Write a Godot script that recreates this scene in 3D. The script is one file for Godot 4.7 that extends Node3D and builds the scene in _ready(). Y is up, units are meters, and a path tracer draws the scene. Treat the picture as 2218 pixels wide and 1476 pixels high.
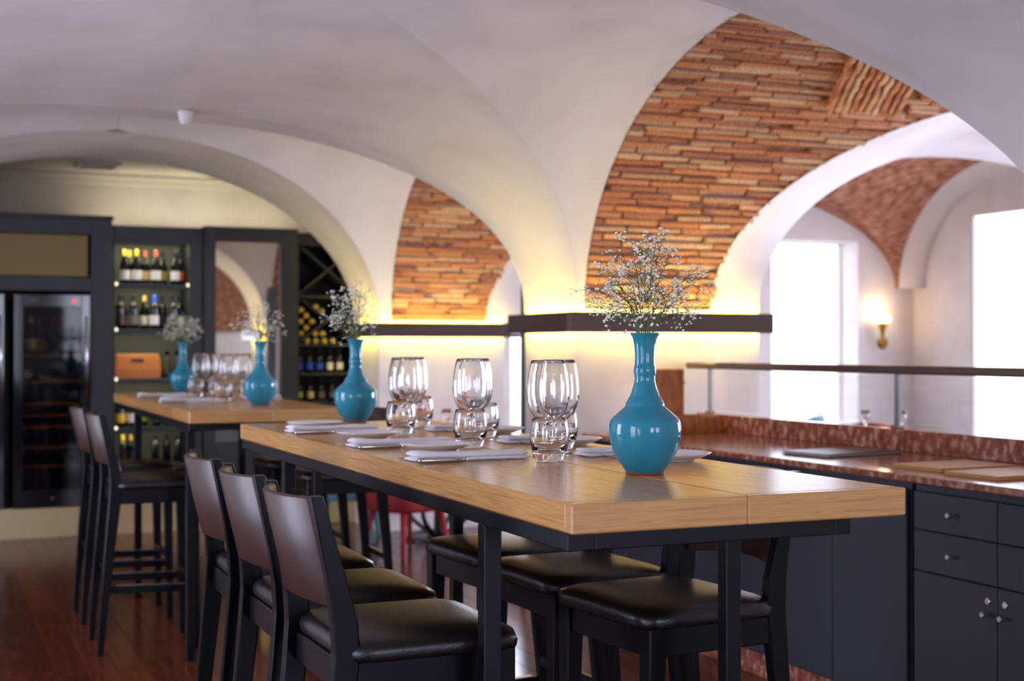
extends Node3D
# A vaulted restaurant bar: world x runs across the room, y is up, -z runs away from the camera.

var M := {}
var taken := {}
var rng := RandomNumberGenerator.new()
const TOP := 1.0415      # height of the bar tables
const SPRING := 1.5      # height where the lateral arches spring

# ---------------------------------------------------------------- helpers: nodes
func numbered(n: String) -> String:
	if not taken.has(n):
		taken[n] = 0
		return n
	taken[n] += 1
	return "%s_%03d" % [n, taken[n]]

func thing(called: String, label: String, category: String, at := Vector3.ZERO, turn := 0.0, group := "") -> Node3D:
	var o := Node3D.new()
	o.name = numbered(called)
	add_child(o)
	o.position = at
	o.rotation.y = turn
	tag(o, label, category, group)
	return o

func tag(o: Node, label: String, category: String, group := "") -> void:
	o.set_meta("label", label)
	o.set_meta("category", category)
	if group != "":
		o.set_meta("group", group)

func setting(called: String, label := "") -> Node3D:
	var o := Node3D.new()
	o.name = numbered(called)
	add_child(o)
	o.set_meta("kind", "structure")
	if label != "":
		o.set_meta("label", label)
		o.set_meta("category", called.get_slice("_", 0))
	return o

func part(parent: Node, called: String, mesh: Mesh, m: Material, xf := Transform3D()) -> MeshInstance3D:
	var o := MeshInstance3D.new()
	o.name = called
	o.mesh = mesh
	o.material_override = m
	o.transform = xf
	parent.add_child(o, true)
	return o

func copy(o: Node3D, label: String, at: Vector3, turn := 0.0) -> Node3D:
	var c: Node3D = o.duplicate()
	c.name = numbered(String(o.name).rstrip("0123456789").rstrip("_"))
	add_child(c)
	c.position = at
	c.rotation.y = turn
	c.set_meta("label", label)
	return c

func W(x: float, y: float, u: float) -> Vector3:
	return Vector3(x, y, -u)

func T(at: Vector3, b := Basis()) -> Transform3D:
	return Transform3D(b, at)

# ---------------------------------------------------------------- helpers: meshes
func mb() -> SurfaceTool:
	var s := SurfaceTool.new()
	s.begin(Mesh.PRIMITIVE_TRIANGLES)
	return s

func add(st: SurfaceTool, t: PackedVector3Array, xf := Transform3D(), smooth := false, open := false) -> void:
	st.set_smooth_group(0 if smooth else -1)
	var vol := 0.0
	if not open:
		var o := t[0]
		for i in range(0, t.size(), 3):
			vol += (t[i] - o).dot((t[i + 1] - o).cross(t[i + 2] - o))
		if xf.basis.determinant() < 0.0:
			vol = -vol
	for i in range(0, t.size(), 3):
		var a := xf * t[i]
		var b := xf * t[i + 1]
		var c := xf * t[i + 2]
		if (b - a).cross(c - a).length_squared() < 1e-18:
			continue
		st.add_vertex(a)
		if vol > 0.0:
			st.add_vertex(c)
			st.add_vertex(b)
		else:
			st.add_vertex(b)
			st.add_vertex(c)

func fin(st: SurfaceTool) -> ArrayMesh:
	st.generate_normals()
	st.index()
	return st.commit()

func mesh_of(t: PackedVector3Array, smooth := false, open := false) -> ArrayMesh:
	var st := mb()
	add(st, t, Transform3D(), smooth, open)
	return fin(st)

func quads(rs: Array, around := true, caps := true) -> PackedVector3Array:
	var t := PackedVector3Array()
	var n: int = rs[0].size()
	for i in rs.size() - 1:
		var r: PackedVector3Array = rs[i]
		var q: PackedVector3Array = rs[i + 1]
		for j in (n if around else n - 1):
			var k := (j + 1) % n
			t.append_array(PackedVector3Array([r[j], r[k], q[k], r[j], q[k], q[j]]))
	if caps:
		var first: PackedVector3Array = rs[0]
		var last: PackedVector3Array = rs[rs.size() - 1]
		for j in range(1, n - 1):
			t.append_array(PackedVector3Array([first[0], first[j + 1], first[j]]))
			t.append_array(PackedVector3Array([last[0], last[j], last[j + 1]]))
	return t

func lathe(prof: Array, seg := 32) -> PackedVector3Array:
	var rs := []
	for p in prof:
		var ring := PackedVector3Array()
		for j in seg:
			var a := TAU * j / seg
			ring.append(Vector3(p[0] * cos(a), p[1], p[0] * sin(a)))
		rs.append(ring)
	return quads(rs, true, true)

func lathe_loop(prof: Array, seg := 32) -> PackedVector3Array:   # profile starts and ends on the axis
	var rs := []
	for p in prof:
		var ring := PackedVector3Array()
		for j in seg:
			var a := TAU * j / seg
			ring.append(Vector3(maxf(p[0], 0.0) * cos(a), p[1], maxf(p[0], 0.0) * sin(a)))
		rs.append(ring)
	return quads(rs, true, false)

func box(s: Vector3) -> PackedVector3Array:
	var h := s / 2.0
	var a := PackedVector3Array([Vector3(-h.x, -h.y, -h.z), Vector3(h.x, -h.y, -h.z), Vector3(h.x, -h.y, h.z), Vector3(-h.x, -h.y, h.z)])
	var b := PackedVector3Array()
	for p in a:
		b.append(Vector3(p.x, h.y, p.z))
	return quads([a, b])

func octagon(x: float, z: float, c: float, y: float) -> PackedVector3Array:
	return PackedVector3Array([Vector3(-x + c, y, -z), Vector3(x - c, y, -z), Vector3(x, y, -z + c), Vector3(x, y, z - c), Vector3(x - c, y, z), Vector3(-x + c, y, z), Vector3(-x, y, z - c), Vector3(-x, y, -z + c)])

func cbox(s: Vector3, r := 0.003) -> PackedVector3Array:
	var h := s / 2.0
	r = minf(r, minf(h.x, minf(h.y, h.z)) * 0.8)
	return quads([octagon(h.x - r, h.z - r, r * 0.3, -h.y), octagon(h.x, h.z, r, -h.y + r), octagon(h.x, h.z, r, h.y - r), octagon(h.x - r, h.z - r, r * 0.3, h.y)])

func span(a: Vector3, b: Vector3) -> Transform3D:   # centre of the box between two corners
	return T((a + b) / 2.0)

func add_box(st: SurfaceTool, a: Vector3, b: Vector3, r := 0.0) -> void:
	var s := (b - a).abs()
	add(st, box(s) if r <= 0.0 else cbox(s, r), span(a, b))

func box_mesh(a: Vector3, b: Vector3, r := 0.0) -> ArrayMesh:
	var st := mb()
	add_box(st, a, b, r)
	return fin(st)

func tube(pts: Array, radii, seg := 8) -> PackedVector3Array:
	var rs := []
	var side := Vector3.ZERO
	for i in pts.size():
		var d: Vector3 = (pts[mini(i + 1, pts.size() - 1)] - pts[maxi(i - 1, 0)]).normalized()
		if side == Vector3.ZERO:
			side = d.cross(Vector3.UP if absf(d.y) < 0.9 else Vector3.RIGHT).normalized()
		side = (side - d * side.dot(d)).normalized()
		var other := d.cross(side)
		var r: float = radii[i] if radii is Array else radii
		var ring := PackedVector3Array()
		for j in seg:
			var a := TAU * j / seg
			ring.append(pts[i] + (side * cos(a) + other * sin(a)) * r)
		rs.append(ring)
	return quads(rs)

func prism(poly: PackedVector2Array, z0: float, z1: float) -> PackedVector3Array:
	var t := PackedVector3Array()
	var n := poly.size()
	for i in n:
		var p := poly[i]
		var q := poly[(i + 1) % n]
		var a := Vector3(p.x, p.y, z0)
		var b := Vector3(q.x, q.y, z0)
		var c := Vector3(q.x, q.y, z1)
		var d := Vector3(p.x, p.y, z1)
		t.append_array(PackedVector3Array([a, b, c, a, c, d]))
	var turned := not Geometry2D.is_polygon_clockwise(poly)
	var tri := Geometry2D.triangulate_polygon(poly)
	for i in range(0, tri.size(), 3):
		var a := poly[tri[i]]
		var b := poly[tri[i + 1]]
		var c := poly[tri[i + 2]]
		var ccw := (b - a).cross(c - a) > 0.0
		if ccw != turned:
			var s := b
			b = c
			c = s
		# the walls above run outward for a counter-clockwise outline: the front cap (z1) must then be counter-clockwise too
		t.append_array(PackedVector3Array([Vector3(a.x, a.y, z1), Vector3(b.x, b.y, z1), Vector3(c.x, c.y, z1)]))
		t.append_array(PackedVector3Array([Vector3(a.x, a.y, z0), Vector3(c.x, c.y, z0), Vector3(b.x, b.y, z0)]))
	return t

func grid(nu: int, nv: int, f: Callable) -> PackedVector3Array:   # an open sheet
	var rs := []
	for i in nu + 1:
		var row := PackedVector3Array()
		for j in nv + 1:
			row.append(f.call(float(i) / nu, float(j) / nv))
		rs.append(row)
	return quads(rs, false, false)

# ---------------------------------------------------------------- helpers: materials
func mat(c: Color, rough := 0.6, metal := 0.0, spec := 0.5) -> StandardMaterial3D:
	var m := StandardMaterial3D.new()
	m.albedo_color = c
	m.roughness = rough
	m.metallic = metal
	m.metallic_specular = spec
	return m

func noise(freq: float, sd: int, stops: Array, colors: Array, octaves := 4, size := 512, kind := FastNoiseLite.TYPE_SIMPLEX_SMOOTH) -> NoiseTexture2D:
	var n := FastNoiseLite.new()
	n.noise_type = kind
	n.seed = sd
	n.frequency = freq
	n.fractal_octaves = octaves
	var t := NoiseTexture2D.new()
	t.width = size
	t.height = size
	t.seamless = true
	t.noise = n
	if colors.size():
		var g := Gradient.new()
		g.offsets = PackedFloat32Array(stops)
		g.colors = PackedColorArray(colors)
		t.color_ramp = g
	return t

func tri(m: StandardMaterial3D, scale: Vector3, world := false) -> StandardMaterial3D:
	m.uv1_triplanar = true
	m.uv1_world_triplanar = world
	m.uv1_scale = scale
	m.uv1_triplanar_sharpness = 4.0
	return m

func glow(c: Color, energy: float) -> StandardMaterial3D:
	var m := mat(c, 0.5)
	m.emission_enabled = true
	m.emission = c
	m.emission_energy_multiplier = energy
	return m

func C(r: int, g: int, b: int) -> Color:
	return Color8(r, g, b)

func make_materials() -> void:
	# painted plaster, with the brushed unevenness of lime wash
	var pl := mat(Color.WHITE, 0.85, 0.0, 0.3)
	pl.albedo_texture = noise(0.006, 3, [0.0, 0.45, 1.0], [C(217, 211, 206), C(227, 221, 217), C(234, 229, 225)], 5)
	pl.heightmap_enabled = true
	pl.heightmap_texture = noise(0.02, 8, [], [], 4, 256)
	pl.heightmap_scale = 0.35
	M.plaster = tri(pl, Vector3(0.5, 0.5, 0.5), true)
	M.white = mat(C(232, 228, 222), 0.7)
	M.roof = mat(C(190, 184, 176), 0.9)
	var mo := mat(Color.WHITE, 0.95, 0.0, 0.2)
	mo.albedo_texture = noise(0.03, 5, [0.0, 0.5, 1.0], [C(112, 70, 48), C(156, 108, 80), C(188, 148, 116)], 4, 256)
	M.mortar = tri(mo, Vector3(2, 2, 2), true)
	M.brick = []
	var tones := [[C(212, 158, 116), C(178, 116, 80)], [C(224, 178, 136), C(194, 138, 100)], [C(200, 136, 98), C(168, 104, 74)], [C(230, 196, 158), C(202, 156, 118)], [C(208, 170, 138), C(176, 132, 102)], [C(216, 156, 110), C(184, 114, 78)], [C(188, 134, 104), C(154, 102, 78)]]
	for i in tones.size():
		var b := mat(Color.WHITE, 0.9, 0.0, 0.25)
		b.albedo_texture = noise(0.03, 20 + i, [0.3, 0.62], [tones[i][1], tones[i][0]], 4, 256)
		b.heightmap_enabled = true
		b.heightmap_texture = noise(0.05, 31 + i, [], [], 3, 128)
		b.heightmap_scale = 0.5
		M.brick.append(tri(b, Vector3(1.6, 0.5, 0.5)))
	var fb := mat(Color.WHITE, 0.9, 0.0, 0.25)
	fb.albedo_texture = noise(0.02, 44, [0.15, 0.4, 0.6, 0.9], [C(128, 80, 62), C(164, 108, 84), C(182, 128, 104), C(204, 160, 138)], 4, 512)
	M.far_brick = tri(fb, Vector3(0.7, 3.4, 0.7), true)
	# polished plank floor
	M.plank = []
	var ft := [[C(80, 34, 16), C(104, 48, 24)], [C(70, 30, 15), C(92, 41, 21)], [C(90, 40, 19), C(114, 54, 27)], [C(76, 34, 18), C(98, 45, 24)]]
	for i in ft.size():
		var p := mat(Color.WHITE, 0.2, 0.0, 0.5)
		p.albedo_texture = noise(0.02, 50 + i, [0.2, 0.8], [ft[i][0], ft[i][1]], 4, 512)
		M.plank.append(tri(p, Vector3(3.0, 3.0, 0.3)))
	M.joint = mat(C(38, 18, 10), 0.6)
	# oak for the table tops
	var oak := mat(Color.WHITE, 0.24, 0.0, 0.5)
	oak.albedo_texture = noise(0.012, 61, [0.1, 0.4, 0.55, 0.62, 0.9], [C(176, 124, 70), C(200, 150, 92), C(206, 158, 98), C(188, 136, 80), C(214, 168, 108)], 5, 1024)
	M.oak = tri(oak, Vector3(8.0, 8.0, 0.22))
	var wood := mat(Color.WHITE, 0.4)
	wood.albedo_texture = noise(0.015, 63, [0.15, 0.85], [C(140, 78, 32), C(178, 106, 50)], 4, 512)
	M.wood = tri(wood, Vector3(4.0, 1.0, 4.0))
	var shelf_wood := mat(Color.WHITE, 0.5)
	shelf_wood.albedo_texture = noise(0.02, 65, [0.2, 0.8], [C(120, 60, 28), C(160, 88, 44)], 3, 256)
	M.shelf_wood = tri(shelf_wood, Vector3(1, 4, 4))
	M.steel_black = mat(C(9, 10, 16), 0.4, 0.0, 0.35)
	M.stain = mat(C(6, 7, 13), 0.3, 0.0, 0.32)
	M.wenge = mat(C(60, 34, 30), 0.34, 0.0, 0.45)
	var lea := mat(C(15, 13, 14), 0.34, 0.0, 0.5)
	lea.heightmap_enabled = true
	lea.heightmap_texture = noise(0.09, 70, [], [], 3, 256)
	lea.heightmap_scale = 0.04
	M.leather = tri(lea, Vector3(5, 5, 5))
	M.chrome = mat(C(205, 205, 210), 0.12, 1.0)
	M.brushed = mat(C(172, 174, 180), 0.3, 1.0)
	M.brass = mat(C(190, 150, 60), 0.3, 1.0)
	var teal := mat(Color.WHITE, 0.08, 0.0, 0.5)
	teal.albedo_texture = noise(0.008, 80, [0.2, 0.8], [C(34, 122, 148), C(46, 138, 164)], 4, 256)
	M.teal = tri(teal, Vector3(2, 2, 2))
	M.terracotta = mat(C(140, 60, 40), 0.85)
	var gl := mat(Color(1, 1, 1, 0.0), 0.0)
	gl.transparency = BaseMaterial3D.TRANSPARENCY_ALPHA
	gl.refraction_enabled = true
	gl.refraction_scale = 0.05
	M.glass = gl
	var pane := mat(Color(1, 1, 1, 0.06), 0.02)
	pane.transparency = BaseMaterial3D.TRANSPARENCY_ALPHA
	M.pane = pane
	var smoked := mat(Color(0.03, 0.03, 0.04, 0.4), 0.03, 0.0, 0.3)
	smoked.transparency = BaseMaterial3D.TRANSPARENCY_ALPHA
	M.smoked = smoked
	M.china = mat(C(232, 230, 232), 0.16)
	var lin := mat(C(232, 230, 236), 0.9, 0.0, 0.2)
	lin.heightmap_enabled = true
	lin.heightmap_texture = noise(0.2, 90, [], [], 2, 128)
	lin.heightmap_scale = 0.05
	M.linen = tri(lin, Vector3(8, 8, 8))
	M.stem = mat(C(86, 104, 52), 0.6)
	M.blossom = mat(C(244, 242, 230), 0.8)
	# rosso marble with pale fossils
	var mar := mat(Color.WHITE, 0.14)
	mar.albedo_texture = noise(0.016, 95, [0.1, 0.45, 0.6, 0.7, 0.95], [C(112, 62, 46), C(144, 84, 64), C(156, 98, 78), C(178, 128, 108), C(204, 168, 148)], 5, 1024)
	M.marble = tri(mar, Vector3(1.3, 0.9, 1.3), true)
	M.counter = mat(C(42, 44, 54), 0.45)
	M.cabinet = mat(C(44, 47, 50), 0.5)
	M.cabinet_in = mat(C(96, 98, 88), 0.6)
	M.black = mat(C(10, 10, 12), 0.3)
	M.gloss_black = mat(C(12, 12, 15), 0.08)
	M.dark_in = mat(C(24, 24, 28), 0.6)
	var amber := mat(C(116, 98, 54), 0.5)
	M.amber = amber
	M.mirror = mat(C(224, 222, 214), 0.02, 1.0)
	M.fascia = mat(C(84, 66, 62), 0.2)
	M.skirting = mat(C(196, 176, 132), 0.25)
	M.led = glow(Color(1.0, 0.86, 0.45), 3.0)
	M.bottle = mat(C(12, 16, 12), 0.06)
	M.paper = {"white": mat(C(238, 234, 224), 0.6), "cream": mat(C(224, 196, 140), 0.6), "sand": mat(C(150, 130, 86), 0.6), "yellow": mat(C(236, 190, 50), 0.6), "blue": mat(C(50, 84, 210), 0.5), "orange": mat(C(220, 110, 50), 0.5), "grey": mat(C(110, 108, 104), 0.6), "green": mat(C(150, 170, 70), 0.6), "black": mat(C(16, 16, 18), 0.4)}
	M.foil = {"yellow": mat(C(226, 196, 70), 0.35), "copper": mat(C(196, 96, 66), 0.35), "gold": mat(C(222, 190, 110), 0.35), "blue": mat(C(30, 90, 220), 0.35), "black": mat(C(14, 14, 16), 0.3), "red": mat(C(190, 30, 34), 0.35)}
	M.red = mat(C(142, 28, 32), 0.7)
	M.teal_cloth = mat(C(88, 138, 150), 0.8)
	M.menu = mat(C(70, 40, 42), 0.3)
	M.board = mat(C(206, 160, 104), 0.4)
	M.led_cool = glow(Color(1.0, 0.97, 0.85), 1.2)
	M.led_warm = glow(Color(1.0, 0.94, 0.8), 2.0)
	M.lamp = glow(Color(1.0, 0.95, 0.85), 2.0)
	M.red_light = glow(Color(1.0, 0.06, 0.12), 1.5)
	M.dark_rack = mat(C(26, 26, 30), 0.6)
	M["case"] = mat(C(190, 112, 48), 0.5)
	M.grey_frame = mat(C(70, 82, 92), 0.5)

# ---------------------------------------------------------------- room geometry
var stations := [[-0.85, 0.95, 2.03, 0.95, 2.3], [0.8, 0.95, 2.03, 1.245, 2.3], [2.4, 0.95, 2.03, 0.89, 2.3], [3.05, 0.95, 2.03, 0.87, 2.3], [4.55, 0.95, 2.03, 1.245, 2.35], [6.15, 0.95, 2.03, 1.085, 2.4], [6.8, 0.95, 2.03, 1.02, 2.4], [8.03, 1.0, 1.96, 1.14, 2.2], [9.27, 1.08, 1.86, 1.17, 2.05], [9.85, 1.1, 1.83, 1.18, 2.05]]

func nave(u: float) -> Array:
	for i in stations.size() - 1:
		var a: Array = stations[i]
		var b: Array = stations[i + 1]
		if u <= b[0] or i == stations.size() - 2:
			var k := clampf((u - a[0]) / (b[0] - a[0]), 0.0, 1.0)
			return [lerpf(a[1], b[1], k), lerpf(a[2], b[2], k), lerpf(a[3], b[3], k), lerpf(a[4], b[4], k)]
	return []

func nave_point(phi: float, u: float) -> Vector3:   # the long barrel: phi 0 at the right springing, PI at the left
	var s := nave(u)
	var c := cos(phi)
	var h: float = 1.45 + s[2] * pow(maxf(0.0, 1.0 - pow(absf(c), s[3])), 1.0 / s[3])
	return W(s[0] + s[1] * c, h, u)

func cross_height(u: float, bay: Array) -> float:
	var k: float = (u - bay[0]) / bay[1]
	return SPRING + bay[2] * sqrt(maxf(0.0, 1.0 - k * k))

func groin_u(phi: float, bay: Array, side: float) -> float:
	var lo: float = bay[0]
	var hi: float = bay[0] + side * bay[1]
	if nave_point(phi, lo).y >= cross_height(lo, bay):
		return lo
	for i in 26:
		var m := (lo + hi) / 2.0
		if nave_point(phi, m).y < cross_height(m, bay):
			lo = m
		else:
			hi = m
	return hi

func groin_phi(u: float, bay: Array) -> float:
	var q := cross_height(u, bay)
	if nave_point(PI / 2.0, u).y <= q:
		return PI / 2.0
	var lo := 0.0
	var hi := PI / 2.0
	for i in 26:
		var m := (lo + hi) / 2.0
		if nave_point(m, u).y < q:
			lo = m
		else:
			hi = m
	return lo

func cross_point(x: float, t: float, bay: Array) -> Vector3:   # the brick barrel that runs across the room: t 0 at its far springing
	return W(x, SPRING + bay[2] * sin(t), bay[0] + bay[1] * cos(t))

func aisle_x(y: float) -> float:   # where the brick barrel meets the white vault of the aisle
	var k := clampf((y - SPRING) / 1.05, 0.0, 1.0)
	return 5.05 - 1.3 * pow(sqrt(1.0 - k * k), 1.2)

const BAYS := [[0.8, 1.6, 1.17], [4.55, 1.6, 1.17], [8.035, 1.235, 1.17]]
func build_vault() -> void:
	var ceil := setting("ceiling", "white plastered groin vault over the bar tables")
	for bay in BAYS:
		for side in [-1.0, 1.0]:
			var edge: float = bay[0] + side * bay[1]
			part(ceil, "barrel_web", mesh_of(grid(96, 14, func(i: float, j: float) -> Vector3:
				var phi := PI * i
				var g := groin_u(phi, bay, side)
				return nave_point(phi, lerpf(g, edge, j))), true, true), M.plaster)
			for hand in [0, 1]:
				part(ceil, "cross_web", mesh_of(grid(72, 10, func(i: float, j: float) -> Vector3:
					var u: float = bay[0] + side * bay[1] * sin(i * PI / 2.0)
					var phi := groin_phi(u, bay)
					var s := nave(u)
					var inner: float = s[0] + s[1] * cos(phi) - 0.003
					var x := lerpf(inner, 3.02, j)
					if hand == 1:
						x = lerpf(s[0] - s[1] * cos(phi) + 0.003, -2.35, j)
					return W(x, cross_height(u, bay), u)), true, true), M.plaster)
	for band in [[-0.85, -0.8], [2.4, 2.95], [6.15, 6.8], [9.27, 9.86]]:
		part(ceil, "arch_soffit", mesh_of(grid(96, 6, func(i: float, j: float) -> Vector3:
			return nave_point(PI * i, lerpf(band[0], band[1], j))), true, true), M.plaster)
	# masonry above the far face of the last arch, seen from the wine corner
	var st := mb()
	for k in 48:
		var a := nave_point(PI * k / 48.0, 9.86)
		var b := nave_point(PI * (k + 1) / 48.0, 9.86)
		add(st, PackedVector3Array([a, b, Vector3(b.x, 3.1, b.z), a, Vector3(b.x, 3.1, b.z), Vector3(a.x, 3.1, a.z)]), Transform3D(), false, true)
	part(ceil, "arch_face", fin(st), M.plaster)
	var roof := setting("ceiling_roof")
	part(roof, "roof_slab", box_mesh(W(-2.6, 3.1, -3.6), W(9.0, 3.3, 12.0)), M.roof)
	var flat := setting("ceiling_flat", "flat pale ceiling over the wine cabinets")
	part(flat, "flat_ceiling", box_mesh(W(-2.6, 2.72, 9.865), W(4.0, 2.82, 11.9)), M.white)
	part(roof, "flat_ceiling", box_mesh(W(-2.6, 2.7, -3.5), W(4.1, 2.8, -0.8)), M.white)

func aisle_web(parent: Node, bay: Array, u_arch: float, last: float) -> void:   # white web between the brick and the aisle arch
	part(parent, "plaster_web", mesh_of(grid(60, 10, func(i: float, j: float) -> Vector3:
		var s := i * last * PI / 2.0
		var y := SPRING + 1.05 * sin(s)
		var c := cos(s)
		var xg := 5.05 - 1.3 * signf(c) * pow(absf(c), 1.2)
		var k: float = minf(1.0, (y - SPRING) / bay[2])
		var g := W(xg, y - 0.004, bay[0] + bay[1] * sqrt(1.0 - k * k))
		var h := W(5.95 - 1.9 * c, SPRING + 1.0 * sin(s), u_arch)
		return g.lerp(h, j)), true, true), M.plaster)

func build_lateral_arches() -> void:
	# right-hand arcade: piers, the brick barrels between them, the white aisle vaults
	var piers := setting("wall_right", "cream plastered pier between the two brick vaults")
	part(piers, "pier", box_mesh(W(2.98, 0, 6.15), W(4.05, SPRING, 6.8)), M.plaster)
	var near_pier := setting("wall_right_front")
	part(near_pier, "pier", box_mesh(W(2.98, 0, 2.4), W(4.05, SPRING, 2.84)), M.plaster)
	var wall := setting("ceiling_brick", "exposed brick vault rising over the marble counter")
	part(wall, "mortar_bed", mesh_of(grid(64, 8, func(i: float, j: float) -> Vector3:
		var p := cross_point(3.02, PI * i, [4.55, 1.615, 1.185])
		return Vector3(lerpf(3.02, aisle_x(p.y) if p.y < 2.54 else 6.2, j), p.y, p.z)), true, true), M.mortar)
	aisle_web(wall, BAYS[1], 6.15, 1.5)
	part(wall, "aisle_arch", mesh_of(grid(60, 5, func(i: float, j: float) -> Vector3:
		return W(5.95 - 1.9 * cos(PI * i), SPRING + 1.0 * sin(PI * i), lerpf(6.15, 6.8, j))), true, true), M.plaster)
	lay_bricks(wall, BAYS[1], 1.53, 11, true)
	var far_pier := setting("wall_right_far", "cream plastered pier at the end, beside the wine rack")
	part(far_pier, "pier", box_mesh(W(2.93, 0, 9.27), W(3.89, SPRING, 9.86)), M.plaster)
	var far := setting("ceiling_brick_far", "smaller exposed brick vault behind the first pier")
	part(far, "mortar_bed", mesh_of(grid(64, 8, func(i: float, j: float) -> Vector3:
		var p := cross_point(3.0, PI * i, [8.035, 1.25, 1.185])
		return Vector3(lerpf(3.0, aisle_x(p.y) if p.y < 2.54 else 5.2, j), p.y, p.z)), true, true), M.mortar)
	aisle_web(far, BAYS[2], 9.27, 1.0)
	lay_bricks(far, BAYS[2], 1.45, 23, false)
	var near := setting("wall_right_near", "plastered right wall beside the camera")
	part(near, "wall_panel", box_mesh(W(3.02, 0, -3.5), W(3.2, 3.1, 2.4)), M.plaster)

func lay_bricks(parent: Node, bay: Array, t1: float, sd: int, patch: bool) -> void:
	var r := RandomNumberGenerator.new()
	r.seed = sd
	var shapes := []
	for v in 4:     # four slightly crooked bricks of unit size
		var rs := []
		for e in [[-0.5, 0.94], [-0.46, 1.0], [0.46, 1.0], [0.5, 0.94]]:
			var ring := PackedVector3Array()
			for c in [[-0.5, -0.5], [0.5, -0.5], [0.5, 0.42], [0.4, 0.5], [-0.4, 0.5], [-0.5, 0.42]]:
				ring.append(Vector3(e[0] + r.randf_range(-0.012, 0.012), c[0] * e[1] + r.randf_range(-0.13, 0.13), c[1] * e[1] + r.randf_range(-0.04, 0.04)))
			rs.append(ring)
		shapes.append(mesh_of(quads(rs)))
	var t := 0.012
	while t < t1:
		var dt := 0.0375 / ((cross_point(3.0, t + 0.01, bay) - cross_point(3.0, t, bay)).length() / 0.01)
		var p := cross_point(0.0, t + dt / 2.0, bay)
		var up := (cross_point(0.0, t + dt, bay) - cross_point(0.0, t, bay)).normalized()
		var out := Vector3.RIGHT.cross(up)
		if out.z < 0.0 and t < 0.5 or out.y > 0.0 and t >= 0.5:
			out = -out
		var last := minf(aisle_x(p.y), 4.9) + 0.015
		var x := 3.024 - r.randf_range(0.0, 0.22)
		while x < last - 0.04:
			var l := r.randf_range(0.16, 0.34)
			var x0 := maxf(x, 3.024)
			var x1 := minf(x + l, last + r.randf_range(-0.02, 0.012))
			if last - x1 < 0.07:
				x1 = last + r.randf_range(-0.02, 0.012)
			x = x1 + 0.012
			if r.randf() < 0.02 and t > 0.3:     # a brick end that has fallen out
				continue
			if x1 - x0 < 0.03 or patch and in_patch((x0 + x1) / 2.0, t):
				continue
			var tilt := r.randf_range(-0.022, 0.022)
			var high := 0.0375 * r.randf_range(0.66, 0.9)
			var b := Basis(Vector3.RIGHT.rotated(out, tilt) * (x1 - x0), up.rotated(out, tilt) * high, out * 0.05)
			part(parent, "brick", shapes[r.randi() % 4], M.brick[r.randi() % M.brick.size()], T(Vector3((x0 + x1) / 2.0, p.y, p.z) + out * r.randf_range(-0.032, -0.018), b))
		t += dt

func in_patch(x: float, t: float) -> bool:   # where an old opening was closed with bricks on edge
	var left := 4.0 - (t - 0.97) * 0.62
	return t > 0.97 and t < 1.33 and x > left and x < left + 0.42

func build_flue_patch(parent: Node) -> void:
	var r := RandomNumberGenerator.new()
	r.seed = 77
	for k in 10:
		var rs := []
		for i in 17:
			var f := i / 16.0
			var t := lerpf(0.965 + 0.008 * sin(k * 2.0), 1.335, f)
			var x := 3.99 + 0.044 * k - (t - 0.97) * 0.62 + 0.012 * sin(f * PI)
			var p := cross_point(x, t, BAYS[1])
			var dir := (cross_point(x - 0.0124, t + 0.02, BAYS[1]) - p).normalized()
			var nrm := Vector3.RIGHT.cross(dir).normalized()
			if nrm.y > 0.0:
				nrm = -nrm
			var side := dir.cross(nrm)
			var w := 0.011 + r.randf_range(-0.003, 0.003)
			p += side * r.randf_range(-0.003, 0.003) + nrm * (0.012 + r.randf_range(-0.008, 0.008))
			rs.append(PackedVector3Array([p - side * w - nrm * 0.06, p + side * w - nrm * 0.06, p + side * w * 0.8 + nrm * 0.012, p - side * w * 0.8 + nrm * 0.012]))
		part(parent, "brick_on_edge", mesh_of(quads(rs)), M.brick[[0, 1, 3, 5][k % 4]])

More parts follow.
